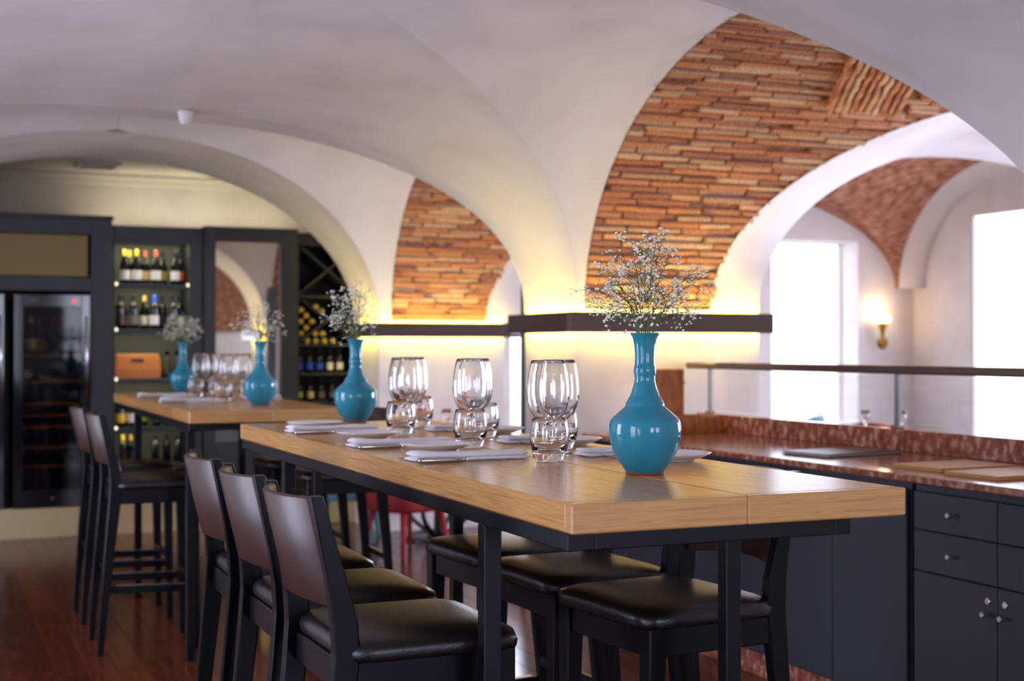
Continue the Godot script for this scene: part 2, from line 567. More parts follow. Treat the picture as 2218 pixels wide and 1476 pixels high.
func build_floor_and_walls() -> void:
	var floor_ := setting("floor", "polished reddish brown plank floor")
	part(floor_, "subfloor", box_mesh(W(-2.6, -0.2, -3.6), W(9.0, -0.012, 12.0)), M.joint)
	var r := RandomNumberGenerator.new()
	r.seed = 5
	var w := 0.118
	var x := -0.95
	var row := 0
	var meshes := {}
	while x < 3.03:
		var u := 1.9 - r.randf_range(0.0, 1.4)
		while u < 9.8:
			var l: float = [1.2, 1.5, 1.8][r.randi() % 3]
			var key := str(l)
			if not meshes.has(key):
				meshes[key] = mesh_of(cbox(Vector3(w - 0.0015, 0.014, l - 0.002), 0.0012))
			part(floor_, "plank", meshes[key], M.plank[r.randi() % 4], T(W(x + w / 2.0, -0.007, u + l / 2.0)))
			u += l
		x += w
		row += 1
	# boards outside the view, and the far room
	var st := mb()
	add_box(st, W(3.04, -0.012, -3.5), W(8.6, 0, 11.8))
	add_box(st, W(-2.4, -0.012, -3.5), W(-0.951, 0, 11.8))
	add_box(st, W(-0.951, -0.012, -3.5), W(3.04, -0.004, 1.9))
	var rest := part(floor_, "boarding", fin(st), M.plank[1])
	rest.set_meta("kind", "stuff")
	# walls round the room, each with thickness
	var left := setting("wall_left")
	wall_with_windows(left, -2.55, -2.35, -3.5, 11.8, [[-1.6, -0.4, 0.15, 2.25], [0.2, 1.4, 0.15, 2.25], [3.9, 5.2, 0.15, 2.25], [7.4, 8.6, 0.15, 2.25]])
	for pr in [[2.4, 3.05], [6.15, 6.8], [9.27, 9.86]]:
		part(left, "pier", box_mesh(W(-2.35, 0, pr[0]), W(-1.06, SPRING, pr[1])), M.plaster)
	part(left, "spandrel", box_mesh(W(-2.45, 2.25, -3.5), W(-2.35, 3.1, 11.8)), M.plaster)
	var back := setting("wall_back")
	var bs := mb()
	for q in [[-2.55, 0.2, 0.0, 3.1], [0.2, 1.2, 0.0, 0.75], [0.2, 1.2, 2.35, 3.1], [1.2, 2.0, 0.0, 3.1], [2.0, 3.0, 0.0, 0.75], [2.0, 3.0, 2.35, 3.1], [3.0, 3.2, 0.0, 3.1]]:
		add_box(bs, W(q[0], q[2], -3.7), W(q[1], q[3], -3.5))
	part(back, "wall_panel", fin(bs), M.plaster)
	# wine corner behind the last arch
	var end := setting("wall_far", "lit plaster wall above the wine cabinets")
	part(end, "wall_panel", box_mesh(W(-2.55, 0, 11.6), W(4.0, 3.1, 11.8)), M.plaster)
	var corn := setting("trim_1")
	corn.set_meta("label", "pale cornice moulding along the wall above the wine cabinets")
	var cs := mb()
	add_box(cs, W(-2.3, 2.64, 11.55), W(3.9, 2.665, 11.6), 0.006)
	add_box(cs, W(-2.3, 2.665, 11.5), W(3.9, 2.68, 11.6), 0.005)
	add_box(cs, W(-2.3, 2.68, 11.45), W(3.9, 2.72, 11.6), 0.015)
	part(corn, "moulding", fin(cs), M.white)
	var side := setting("wall_right_end")
	part(side, "wall_panel", box_mesh(W(3.89, 0, 9.862), W(4.0, 3.1, 11.6)), M.plaster)

func wall_with_windows(parent: Node, x0: float, x1: float, u0: float, u1: float, holes: Array) -> void:
	var st := mb()
	var u := u0
	for h in holes:
		add_box(st, W(x0, 0, u), W(x1, 3.1, h[0]))
		add_box(st, W(x0, 0, h[0]), W(x1, h[2], h[1]))
		add_box(st, W(x0, h[3], h[0]), W(x1, 3.1, h[1]))
		u = h[1]
	add_box(st, W(x0, 0, u), W(x1, 3.1, u1))
	part(parent, "wall_panel", fin(st), M.plaster)

func window_in_x(n: int, x: float, u0: float, u1: float, y0: float, y1: float, label: String, rails := 2) -> void:
	var w := setting("window_%d" % n, label)
	var st := mb()
	var fw := 0.05 if rails > 1 else 0.012
	var dp := 0.03 if rails > 1 else 0.02
	add_box(st, W(x - dp, y0, u0), W(x + dp, y0 + fw, u1))
	add_box(st, W(x - dp, y1 - fw, u0), W(x + dp, y1, u1))
	add_box(st, W(x - dp, y0 + fw, u0), W(x + dp, y1 - fw, u0 + fw))
	add_box(st, W(x - dp, y0 + fw, u1 - fw), W(x + dp, y1 - fw, u1))
	if rails > 1:
		add_box(st, W(x - 0.02, y0 + fw, (u0 + u1) / 2.0 - 0.025), W(x + 0.02, y1 - fw, (u0 + u1) / 2.0 + 0.025))
	part(w, "window_frame", fin(st), M.white)
	part(w, "pane", box_mesh(W(x - 0.002, y0 + fw, u0 + fw), W(x + 0.002, y1 - fw, u1 - fw)), M.pane)

func window_in_u(n: int, u: float, x0: float, x1: float, y0: float, y1: float, label: String, bar := true) -> void:
	var w := setting("window_%d" % n, label)
	var st := mb()
	var fw := 0.04 if bar else 0.012
	add_box(st, W(x0, y0, u - 0.03), W(x1, y0 + fw, u + 0.03))
	add_box(st, W(x0, y1 - fw, u - 0.03), W(x1, y1, u + 0.03))
	add_box(st, W(x0, y0 + fw, u - 0.03), W(x0 + fw, y1 - fw, u + 0.03))
	add_box(st, W(x1 - fw, y0 + fw, u - 0.03), W(x1, y1 - fw, u + 0.03))
	if bar:
		add_box(st, W(x0 + 0.04, lerpf(y0, y1, 0.3), u - 0.02), W(x1 - 0.04, lerpf(y0, y1, 0.3) + 0.05, u + 0.02))
	part(w, "window_frame", fin(st), M.white)
	part(w, "pane", box_mesh(W(x0 + fw, y0 + fw, u - 0.002), W(x1 - fw, y1 - fw, u + 0.002)), M.pane)

func build_far_room() -> void:
	# the bright room beyond the balustrade
	var fw := setting("wall_beyond", "pale end wall of the room beyond the balustrade")
	var st := mb()
	for q in [[4.0, 4.34, 0.0, 3.1], [4.34, 4.95, 0.0, 0.6], [4.34, 4.95, 2.3, 3.1], [4.95, 6.85, 0.0, 3.1], [6.85, 7.78, 0.0, 0.62], [6.85, 7.78, 2.27, 3.1], [7.78, 8.6, 0.0, 3.1]]:
		add_box(st, W(q[0], q[2], 10.2), W(q[1], q[3], 10.5))
	part(fw, "wall_panel", fin(st), M.plaster)
	var rw := setting("wall_beyond_right", "shaded window wall of the room beyond the balustrade")
	st = mb()
	add_box(st, W(8.4, 0, 9.43), W(8.45, 3.1, 10.5))
	add_box(st, W(8.4, 0, 7.3), W(8.45, 0.35, 9.43))
	add_box(st, W(8.4, 2.47, 7.3), W(8.45, 3.1, 9.43))
	add_box(st, W(8.4, 0, 0.0), W(8.45, 3.1, 4.0))
	add_box(st, W(8.4, 0, 4.0), W(8.45, 0.45, 6.0))
	add_box(st, W(8.4, 2.47, 4.0), W(8.45, 3.1, 6.0))
	add_box(st, W(8.4, 0, 6.0), W(8.45, 3.1, 7.3))
	part(rw, "wall_panel", fin(st), M.plaster)
	part(rw, "wall_arch", mesh_of(grid(48, 3, func(i: float, j: float) -> Vector3:
		var t := PI * i
		var k := lerpf(1.0, 0.9, minf(1.0, j * 1.5))
		return W(lerpf(8.2, 8.41, j), 1.85 + 1.05 * k * sin(t), 8.85 + 1.3 * k * cos(t))), true, true), M.plaster)
	var nw := setting("wall_beyond_near")
	part(nw, "wall_panel", box_mesh(W(3.2, 0, 0.0), W(8.5, 3.1, 0.2)), M.plaster)
	var ce := setting("ceiling_beyond", "brick groin vault in the corner of the room beyond")
	# groin corner: arch on the end wall and arch on the window wall
	var pa := func(x: float) -> float: return 1.85 + 0.85 * sqrt(maxf(0.0, 1.0 - pow((x - 6.3) / 1.9, 2.0)))
	var qa := func(u: float) -> float: return 1.85 + 1.05 * sqrt(maxf(0.0, 1.0 - pow((u - 8.85) / 1.3, 2.0)))
	part(ce, "vault_web", mesh_of(grid(48, 10, func(i: float, j: float) -> Vector3:   # springs from the end wall
		var x := 6.3 + 1.9 * sin(i * PI / 2.0)
		var h: float = pa.call(x)
		var k := (h - 1.85) / 1.05
		var ug := 8.85 + 1.3 * sqrt(maxf(0.0, 1.0 - k * k))
		return W(x, h, lerpf(ug, 10.21, j))), true, true), M.far_brick)
	part(ce, "vault_web", mesh_of(grid(48, 10, func(i: float, j: float) -> Vector3:   # springs from the window wall
		var u := 8.85 + 1.3 * sin(i * PI / 2.0)
		var h: float = qa.call(u)
		var k := minf(1.0, (h - 1.85) / 0.85)
		var xg := 6.3 + 1.9 * sqrt(maxf(0.0, 1.0 - k * k))
		return W(lerpf(xg, 8.22, j), h, u)), true, true), M.far_brick)
	part(ce, "vault_web", mesh_of(grid(8, 8, func(i: float, j: float) -> Vector3:
		return W(lerpf(4.4, 8.22, i), 2.9, lerpf(6.8, 8.86, j))), true, true), M.far_brick)

# ---------------------------------------------------------------- lights
func area(called: String, at: Vector3, towards: Vector3, size: Vector2, c: Color, energy: float) -> void:
	var l := AreaLight3D.new()
	l.name = called
	add_child(l)
	l.position = at
	var z := -towards.normalized()
	var up := Vector3.UP if absf(z.y) < 0.9 else Vector3.RIGHT
	var xx := up.cross(z).normalized()
	l.basis = Basis(xx, z.cross(xx), z)
	l.area_size = size
	l.light_color = c
	l.light_energy = energy
	l.shadow_enabled = true
	l.set("area_range", 30.0)

func build_light() -> void:
	var cam := Camera3D.new()
	cam.name = "camera"
	add_child(cam)
	cam.position = Vector3(0, 1.3, 0)
	cam.rotation = Vector3(atan(17.0 / 2956.0), -atan(1261.0 / 2956.0), 0)
	var at := CameraAttributesPhysical.new()
	at.frustum_focal_length = 24.0 * 2956.0 / 1476.0
	at.frustum_focus_distance = 2.95
	at.frustum_near = 0.05
	at.frustum_far = 200.0
	at.exposure_aperture = 3.6
	cam.attributes = at
	cam.fov = rad_to_deg(2.0 * atan(738.0 / 2956.0))
	cam.near = 0.05
	cam.far = 200.0
	cam.current = true
	var we := WorldEnvironment.new()
	we.name = "environment"
	var e := Environment.new()
	e.background_mode = Environment.BG_SKY
	var sky := Sky.new()
	var sm := ProceduralSkyMaterial.new()
	sm.sky_top_color = Color(0.82, 0.88, 1.0)
	sm.sky_horizon_color = Color(0.96, 0.97, 1.0)
	sm.ground_bottom_color = Color(0.6, 0.6, 0.6)
	sm.ground_horizon_color = Color(0.9, 0.9, 0.9)
	sky.sky_material = sm
	e.sky = sky
	e.background_energy_multiplier = 4.0
	e.tonemap_mode = Environment.TONE_MAPPER_LINEAR
	e.tonemap_exposure = 1.33
	e.sdfgi_enabled = true
	e.ssao_enabled = true
	e.ssil_enabled = true
	we.environment = e
	add_child(we)
	var day := Color(0.86, 0.88, 1.0)
	# daylight at each window
	area("daylight_left", W(-2.33, 1.2, 4.55), W(1, 0, 0), Vector2(1.3, 2.1), day, 6.0)
	area("daylight_left", W(-2.33, 1.2, 0.8), W(1, 0, 0), Vector2(1.2, 2.1), day, 3.0)
	area("daylight_left", W(-2.33, 1.2, -1.0), W(1, 0, 0), Vector2(1.2, 2.1), day, 1.5)
	area("daylight_left", W(-2.33, 1.2, 8.0), W(1, 0, 0), Vector2(1.2, 2.1), day, 3.0)
	area("daylight_back", W(0.7, 1.55, -3.48), W(0, 0, 1), Vector2(1.0, 1.6), day, 2.5)
	area("daylight_back", W(2.5, 1.55, -3.48), W(0, 0, 1), Vector2(1.0, 1.6), day, 2.5)
	area("daylight_beyond", W(8.38, 1.4, 8.37), W(-1, 0, 0), Vector2(2.1, 2.1), day, 0.7)
	area("daylight_beyond", W(7.315, 1.44, 10.44), W(0, 0, -1), Vector2(0.9, 1.62), day, 0.5)
	area("daylight_aisle", W(8.38, 1.45, 5.0), W(-1, 0, 0), Vector2(2.0, 2.0), day, 31.0)
	area("daylight_beyond", W(4.645, 1.45, 10.43), W(0, 0, -1), Vector2(0.6, 1.7), day, 3.0)

# ---------------------------------------------------------------- lit ledges on the piers
func led_strip(o: Node3D, a: Vector3, b: Vector3, up: bool) -> void:
	# a light strip behind the fascia: a glowing ribbon and a light of the same size just in front of it
	var s := Vector3((b - a).abs().x + 0.012, 0.006, (b - a).abs().z + 0.012)
	part(o, "light_strip", mesh_of(box(s)), M.led, T((a + b) / 2.0))
	var along := (b - a).length()
	var face := Vector3.UP if up else Vector3.DOWN
	var l := AreaLight3D.new()
	l.name = "strip_light"
	o.add_child(l, true)
	l.position = (a + b) / 2.0 + face * 0.006
	var z := -face
	var x := (b - a).normalized()
	l.basis = Basis(x, z.cross(x), z)
	l.area_size = Vector2(along, 0.018)
	l.light_color = LED
	l.light_energy = LED_POWER * along * (1.0 if up else 0.75)
	l.shadow_enabled = true
	l.set("area_range", 30.0)

const LED := Color(1.0, 0.88, 0.4)
const LED_POWER := 0.5

func build_ledges() -> void:
	var o := thing("wall_ledge", "dark brown lit ledge wrapping the corner of the nearest pier above the counter", "ledge")
	part(o, "fascia", box_mesh(W(2.90, 1.379, 6.07), W(4.09, 1.482, 6.095), 0.003), M.fascia)
	part(o, "fascia", box_mesh(W(2.90, 1.379, 6.096), W(2.925, 1.482, 6.86), 0.003), M.fascia)
	part(o, "shelf_core", box_mesh(W(2.925, 1.42, 6.096), W(4.05, 1.44, 6.15)), M.fascia)
	part(o, "shelf_core", box_mesh(W(2.925, 1.42, 6.15), W(2.98, 1.44, 6.8)), M.fascia)
	led_strip(o, W(2.95, 1.446, 6.122), W(4.04, 1.446, 6.122), true)
	led_strip(o, W(2.95, 1.414, 6.122), W(4.04, 1.414, 6.122), false)
	led_strip(o, W(2.952, 1.446, 6.16), W(2.952, 1.446, 6.78), true)
	led_strip(o, W(2.952, 1.414, 6.16), W(2.952, 1.414, 6.78), false)
	o = thing("wall_ledge", "dark brown lit ledge on the farther pier under the small brick vault", "ledge")
	part(o, "fascia", box_mesh(W(2.85, 1.379, 9.19), W(3.99, 1.482, 9.215), 0.003), M.fascia)
	part(o, "fascia", box_mesh(W(2.85, 1.379, 9.216), W(2.875, 1.482, 9.8), 0.003), M.fascia)
	part(o, "shelf_core", box_mesh(W(2.875, 1.42, 9.216), W(3.89, 1.44, 9.27)), M.fascia)
	part(o, "shelf_core", box_mesh(W(2.875, 1.42, 9.27), W(2.93, 1.44, 9.8)), M.fascia)
	led_strip(o, W(2.9, 1.446, 9.243), W(3.88, 1.446, 9.243), true)
	led_strip(o, W(2.9, 1.414, 9.243), W(3.88, 1.414, 9.243), false)
	led_strip(o, W(2.902, 1.446, 9.28), W(2.902, 1.446, 9.78), true)
	led_strip(o, W(2.902, 1.414, 9.28), W(2.902, 1.414, 9.78), false)
	# slate-grey door frame closing the back of the nearest pier
	var d := setting("door_1", "slim grey door frame behind the nearest pier")
	part(d, "frame", box_mesh(W(2.98, 0, 6.81), W(3.06, 1.9, 6.87), 0.004), M.grey_frame)
	part(d, "frame", box_mesh(W(3.06, 0, 6.83), W(3.4, 0.85, 6.87), 0.004), M.grey_frame)

# ---------------------------------------------------------------- bar tables
func build_table(label: String, u0: float, u1: float, lu0: float, lu1: float) -> void:
	var o := thing("bar_table", label, "table", W(1.322, 0, (u0 + u1) / 2.0))
	var h := (u1 - u0) / 2.0
	var c := (u0 + u1) / 2.0
	for s in [-1.0, 1.0]:
		var b := part(o, "tabletop_board", mesh_of(cbox(Vector3(0.3435, 0.051, u1 - u0 - 0.05), 0.0035)), M.oak, T(Vector3(s * 0.172, TOP - 0.0255, 0)))
		for e in [-1.0, 1.0]:   # end lippings, grain across the table
			part(b, "end_lipping", mesh_of(cbox(Vector3(0.0248, 0.051, 0.3435), 0.0025)), M.oak, T(Vector3(0, 0, e * (h - 0.0125)), Basis(Vector3.UP, PI / 2.0)))
	var st := mb()
	add_box(st, Vector3(-0.342, TOP - 0.082, -h + 0.02), Vector3(-0.29, TOP - 0.051, h - 0.02), 0.002)
	add_box(st, Vector3(0.2, TOP - 0.082, -h + 0.02), Vector3(0.235, TOP - 0.051, h - 0.02), 0.002)
	add_box(st, Vector3(-0.29, TOP - 0.082, h - 0.055), Vector3(0.2, TOP - 0.051, h - 0.02), 0.002)
	add_box(st, Vector3(-0.29, TOP - 0.082, -h + 0.02), Vector3(0.2, TOP - 0.051, -h + 0.055), 0.002)
	for u in [lu0, lu1]:
		add_box(st, Vector3(-0.29, TOP - 0.08, c - u - 0.017), Vector3(0.2, TOP - 0.051, c - u + 0.017), 0.002)
	part(o, "frame", fin(st), M.steel_black)
	for u in [lu0, lu1]:
		for x in [-0.324, 0.2175]:
			part(o, "leg", mesh_of(cbox(Vector3(0.036, TOP - 0.082, 0.036), 0.002)), M.steel_black, T(Vector3(x, (TOP - 0.082) / 2.0, c - u)))

# ---------------------------------------------------------------- stools
func rung(st: SurfaceTool, a: Vector3, b: Vector3, hw: float, hh: float) -> void:
	var d := (b - a).normalized()
	var side := d.cross(Vector3.UP).normalized()
	add(st, cbox(Vector3((b - a).length(), hh * 2.0, hw * 2.0), 0.002), T((a + b) / 2.0, Basis(d, Vector3.UP, side)))

func make_stool(label: String) -> Node3D:
	var o := thing("bar_stool", label, "stool", Vector3.ZERO, 0.0, "bar stools at the oak tables")
	# rear posts: foot, seat bend, raked back
	var path := [[-0.235, 0.0, 0.012], [-0.226, 0.12, 0.014], [-0.2, 0.42, 0.021], [-0.178, 0.64, 0.025], [-0.172, 0.72, 0.026], [-0.176, 0.78, 0.025], [-0.192, 0.86, 0.019], [-0.214, 0.95, 0.0145], [-0.231, 1.02, 0.012]]
	for z in [-0.172, 0.172]:
		var rs := []
		for p in path:
			var ring := PackedVector3Array()
			for c in [[-1.0, -0.8], [-0.85, -1.0], [0.85, -1.0], [1.0, -0.8], [1.0, 0.8], [0.85, 1.0], [-0.85, 1.0], [-1.0, 0.8]]:
				ring.append(Vector3(p[0] + c[0] * p[2], p[1], z + c[1] * 0.0135))
			rs.append(ring)
		part(o, "rear_leg", mesh_of(quads(rs)), M.stain)
	for z in [-0.168, 0.168]:
		var rs := []
		for p in [[0.168, 0.0, 0.014], [0.16, 0.4, 0.018], [0.155, 0.64, 0.022], [0.155, 0.70, 0.022]]:
			var ring := PackedVector3Array()
			for c in [[-1.0, -0.85], [-0.85, -1.0], [0.85, -1.0], [1.0, -0.85], [1.0, 0.85], [0.85, 1.0], [-0.85, 1.0], [-1.0, 0.85]]:
				ring.append(Vector3(p[0] + c[0] * p[2], p[1], z + c[1] * p[2]))
			rs.append(ring)
		part(o, "front_leg", mesh_of(quads(rs)), M.stain)
	var st := mb()
	for z in [-0.172, 0.172]:
		add(st, cbox(Vector3(0.29, 0.062, 0.02), 0.002), T(Vector3(-0.008, 0.668, z)))
	add(st, cbox(Vector3(0.02, 0.062, 0.30), 0.002), T(Vector3(0.158, 0.668, 0)))
	add(st, cbox(Vector3(0.02, 0.062, 0.312), 0.002), T(Vector3(-0.17, 0.668, 0)))
	part(o, "seat_rail", fin(st), M.stain)
	for z in [-0.17, 0.17]:
		st = mb()
		rung(st, Vector3(-0.196, 0.275, z), Vector3(0.15, 0.265, z), 0.009, 0.016)
		var r := part(o, "stretcher", fin(st), M.stain)
		part(r, "kick_plate", mesh_of(box(Vector3(0.3, 0.002, 0.019))), M.brushed, T(Vector3(-0.02, 0.2885, z), Basis(Vector3(0, 0, 1), -0.029)))
	st = mb()
	rung(st, Vector3(0.15, 0.31, -0.155), Vector3(0.15, 0.31, 0.155), 0.009, 0.016)
	part(o, "stretcher", fin(st), M.stain)
	st = mb()
	rung(st, Vector3(-0.196, 0.34, -0.158), Vector3(-0.196, 0.34, 0.158), 0.009, 0.014)
	part(o, "stretcher", fin(st), M.stain)
	# leather seat pad with a soft crown and a welt at the bottom edge
	var rings := []
	for lv in [[0.0, 0.0, 0.985], [0.006, 0.0, 1.0], [0.018, 0.0, 1.008], [0.032, 0.1, 0.985], [0.041, 0.4, 0.9], [0.048, 0.72, 0.68], [0.0505, 0.9, 0.4], [0.0515, 1.0, 0.05]]:
		var ring := PackedVector3Array()
		for k in 40:
			var a := TAU * k / 40.0
			var n := lerpf(9.0, 3.0, lv[1])
			var q := pow(pow(absf(cos(a)), n) + pow(absf(sin(a)), n), -1.0 / n)
			ring.append(Vector3(0.01 + 0.185 * q * cos(a) * lv[2], 0.6995 + lv[0], 0.2 * q * sin(a) * lv[2]))
		rings.append(ring)
	part(o, "seat", mesh_of(quads(rings), true), M.leather)
	# bowed back panel
	var rs2 := []
	for k in 25:
		var f := k / 24.0
		var z := lerpf(-0.16, 0.16, f)
		var bow := -0.046 * (1.0 - pow(2.0 * f - 1.0, 2.0))
		var low := 0.80 + 0.01 * (1.0 - pow(2.0 * f - 1.0, 2.0))
		rs2.append(PackedVector3Array([Vector3(-0.186 + bow, low, z), Vector3(-0.1885 + bow, low + 0.003, z), Vector3(-0.236 + bow, 1.012, z), Vector3(-0.233 + bow, 1.016, z), Vector3(-0.223 + bow, 1.016, z), Vector3(-0.22 + bow, 1.012, z), Vector3(-0.1715 + bow, low + 0.003, z), Vector3(-0.174 + bow, low, z)]))
	part(o, "backrest", mesh_of(quads(rs2), true), M.wenge)
	return o

func build_stools() -> void:
	var s := make_stool("black bar stool with bowed back, nearest one on the left of the front table")
	s.position = W(0.9, 0, 2.7)
	s.rotation.y = 0.02
	copy(s, "black bar stool with bowed back, middle one on the left of the front table", W(0.9, 0, 3.165), 0.0)
	copy(s, "black bar stool with bowed back, farthest one on the left of the front table", W(0.9, 0, 3.64), -0.02)
	copy(s, "black bar stool pushed under the right side of the front table, nearest one", W(1.565, 0, 2.76), PI + 0.1)
	copy(s, "black bar stool pushed under the right side of the front table, middle one", W(1.56, 0, 3.21), PI + 0.06)
	copy(s, "black bar stool pushed under the right side of the front table, farthest one", W(1.55, 0, 3.66), PI + 0.08)
	copy(s, "black bar stool on the left of the rear table, the nearer one", W(0.9, 0, 6.165), 0.0)
	copy(s, "black bar stool on the left of the rear table, the farther one", W(0.9, 0, 6.88), 0.01)
	copy(s, "black bar stool on the right of the rear table, the nearer one", W(1.74, 0, 6.2), PI)
	copy(s, "black bar stool on the right of the rear table, the farther one", W(1.74, 0, 6.9), PI + 0.03)

# ---------------------------------------------------------------- table settings
func build_settings() -> void:
	# wine glass: outer wall up, inner wall down
	var wg := [[0.0, 0.0], [0.034, 0.0], [0.0365, 0.0012], [0.034, 0.0028], [0.02, 0.0045], [0.009, 0.0075], [0.0055, 0.013], [0.0045, 0.03], [0.0048, 0.055], [0.0062, 0.066], [0.012, 0.075], [0.024, 0.085], [0.036, 0.098], [0.0445, 0.113], [0.0495, 0.131], [0.0515, 0.15], [0.0505, 0.172], [0.0475, 0.196], [0.0425, 0.2205], [0.0395, 0.2295], [0.0389, 0.23], [0.0384, 0.2295], [0.0412, 0.2203], [0.0463, 0.196], [0.0493, 0.172], [0.0502, 0.15], [0.0482, 0.1315], [0.0432, 0.114], [0.0345, 0.0995], [0.0225, 0.0875], [0.011, 0.079], [0.004, 0.0755], [0.0, 0.075]]
	var tb := [[0.0, 0.0], [0.026, 0.0], [0.0305, 0.002], [0.034, 0.008], [0.0395, 0.022], [0.0435, 0.038], [0.0452, 0.054], [0.0442, 0.072], [0.0412, 0.089], [0.0385, 0.0985], [0.0378, 0.0995], [0.0371, 0.0988], [0.0396, 0.089], [0.0425, 0.072], [0.0434, 0.055], [0.041, 0.041], [0.035, 0.03], [0.024, 0.0235], [0.01, 0.0215], [0.0, 0.021]]
	var wine := mesh_of(lathe_loop(wg, 56), true)
	var tumb := mesh_of(lathe_loop(tb, 56), true)
	var rank := ["nearest", "middle", "farthest"]
	var wa := [[1.354, 2.956], [1.347, 3.437], [1.35, 4.01]]
	var wb := [[1.43, 3.058], [1.405, 3.56], [1.43, 4.175]]
	var ta := [[1.302, 2.835], [1.295, 3.312], [1.297, 3.889]]
	var tc := [[1.482, 3.16], [1.475, 3.665], [1.492, 4.275]]
	for i in 3:
		glass_at("wine_glass", wine, "clear wine glass of the left row on the front table, %s one" % rank[i], wa[i], "wine glasses on the oak tables")
		glass_at("wine_glass", wine, "clear wine glass of the right row on the front table, %s one" % rank[i], wb[i], "wine glasses on the oak tables")
		glass_at("water_tumbler", tumb, "round clear tumbler of the left row on the front table, %s one" % rank[i], ta[i], "water tumblers on the oak tables")
		glass_at("water_tumbler", tumb, "round clear tumbler of the right row on the front table, %s one" % rank[i], tc[i], "water tumblers on the oak tables")
	var rank2 := ["nearer", "farther"]
	var w2 := [[1.352, 6.72], [1.352, 7.47]]
	var w3 := [[1.44, 6.82], [1.42, 7.57]]
	var t2 := [[1.3, 6.6], [1.3, 7.34]]
	var t3 := [[1.49, 6.92], [1.48, 7.68]]
	for i in 2:
		glass_at("wine_glass", wine, "clear wine glass of the left row on the rear table, %s one" % rank2[i], w2[i], "wine glasses on the oak tables")
		glass_at("wine_glass", wine, "clear wine glass of the right row on the rear table, %s one" % rank2[i], w3[i], "wine glasses on the oak tables")
		glass_at("water_tumbler", tumb, "round clear tumbler of the left row on the rear table, %s one" % rank2[i], t2[i], "water tumblers on the oak tables")
		glass_at("water_tumbler", tumb, "round clear tumbler of the right row on the rear table, %s one" % rank2[i], t3[i], "water tumblers on the oak tables")
	# side plates
	var pp := [[0.0, 0.004], [0.045, 0.004], [0.048, 0.0], [0.052, 0.0], [0.054, 0.004], [0.07, 0.0075], [0.086, 0.0145], [0.0922, 0.0185], [0.093, 0.0198], [0.0915, 0.0203], [0.085, 0.0175], [0.07, 0.0112], [0.056, 0.0082], [0.05, 0.0075], [0.0, 0.0075]]
	var plate := mesh_of(lathe_loop(pp, 64), true)
	var lp := [[1.174, 3.241], [1.158, 3.766], [1.153, 4.338]]
	var rp := [[1.568, 2.745], [1.568, 3.3], [1.568, 3.815]]
	for i in 3:
		glass_at("side_plate", plate, "white side plate by the left edge of the front table, %s one" % rank[i], lp[i], "white side plates", "plate", M.china)
		glass_at("side_plate", plate, "white side plate by the right edge of the front table, %s one" % rank[i], rp[i], "white side plates", "plate", M.china)
	glass_at("side_plate", plate, "white side plate by the left edge of the rear table", [1.16, 7.0], "white side plates", "plate", M.china)
	# napkins, knives and forks
	var ln := [2.955, 3.435, 4.112]
	var rn := [2.935, 3.425, 4.02]
	for i in 3:
		napkin("folded white napkin by the left edge of the front table, %s one" % rank[i], 1.006, 1.292, ln[i], 100 + i, false)
		napkin("folded white napkin by the right edge of the front table, %s one" % rank[i], 1.645, 1.43, rn[i], 200 + i, true)
		knife("steel table knife in front of the %s left napkin on the front table" % rank[i], W(1.0, TOP, ln[i] - 0.075 - 0.02 * i), 0.03)
		fork("steel fork behind the %s left napkin on the front table" % rank[i], W(1.0, TOP, ln[i] + 0.06), -0.2)
		fork("steel fork beside the %s right napkin on the front table" % rank[i], W(1.65, TOP, rn[i] - 0.062), PI + 0.06)
		knife("steel table knife behind the %s right napkin on the front table" % rank[i], W(1.655, TOP, rn[i] + 0.075), PI - 0.02)
	napkin("folded white napkin by the left edge of the rear table, nearer one", 1.01, 1.27, 6.66, 301, false)
	napkin("folded white napkin by the left edge of the rear table, farther one", 1.01, 1.27, 7.4, 302, false)
	napkin("folded white napkin by the right edge of the rear table", 1.645, 1.45, 6.86, 303, true)
	knife("steel table knife in front of the nearer napkin on the rear table", W(1.005, TOP, 6.59), 0.02)
	knife("steel table knife in front of the farther napkin on the rear table", W(1.005, TOP, 7.33), 0.02)

func glass_at(called: String, mesh: Mesh, label: String, p: Array, group: String, category := "glass", m: Material = null) -> void:
	var o := part(self, numbered(called), mesh, m if m else M.glass, T(W(p[0], TOP + 0.0004, p[1])))
	tag(o, label, category, group)

func napkin(label: String, x0: float, x1: float, u: float, sd: int, flip: bool) -> void:
	var r := RandomNumberGenerator.new()
	r.seed = sd
	var l := absf(x1 - x0)
	var o := thing("napkin", label, "napkin", W((x0 + x1) / 2.0, TOP + 0.0004, u), (PI if flip else 0.0) + r.randf_range(-0.03, 0.03), "folded white napkins")
	# three folded layers, the upper ones softer at the open end
	for k in 2:
		var rs := []
		var n := 26
		for i in n + 1:
			var f := float(i) / n
			var x := lerpf(-l / 2.0 + 0.004 * k, l / 2.0 - 0.005 * k, f)
			var puff := 0.005 * exp(-pow((f - 0.05) * 8.0, 2.0)) + 0.0022 * sin(f * 7.0 + sd + k) * f
			var hw := 0.037 - 0.001 * k + 0.0015 * sin(f * 5.0 + sd * 0.7)
			var y0 := 0.0088 * k
			var hh := 0.0095 + maxf(0.0, puff) * k
			var drop := 0.35 if i == 0 or i == n else 1.0
			var ring := PackedVector3Array()
			for c in [[-1.0, 0.1], [-1.02, 0.5], [-0.96, 0.9], [-0.6, 1.0], [0.0, 1.05], [0.6, 1.0], [0.96, 0.9], [1.02, 0.5], [1.0, 0.1], [0.5, 0.0], [-0.5, 0.0]]:
				var yy: float = lerpf(0.5, c[1], drop)
				ring.append(Vector3(x, y0 + yy * hh, c[0] * hw))
			rs.append(ring)
		part(o, "fold", mesh_of(quads(rs), true), M.linen)

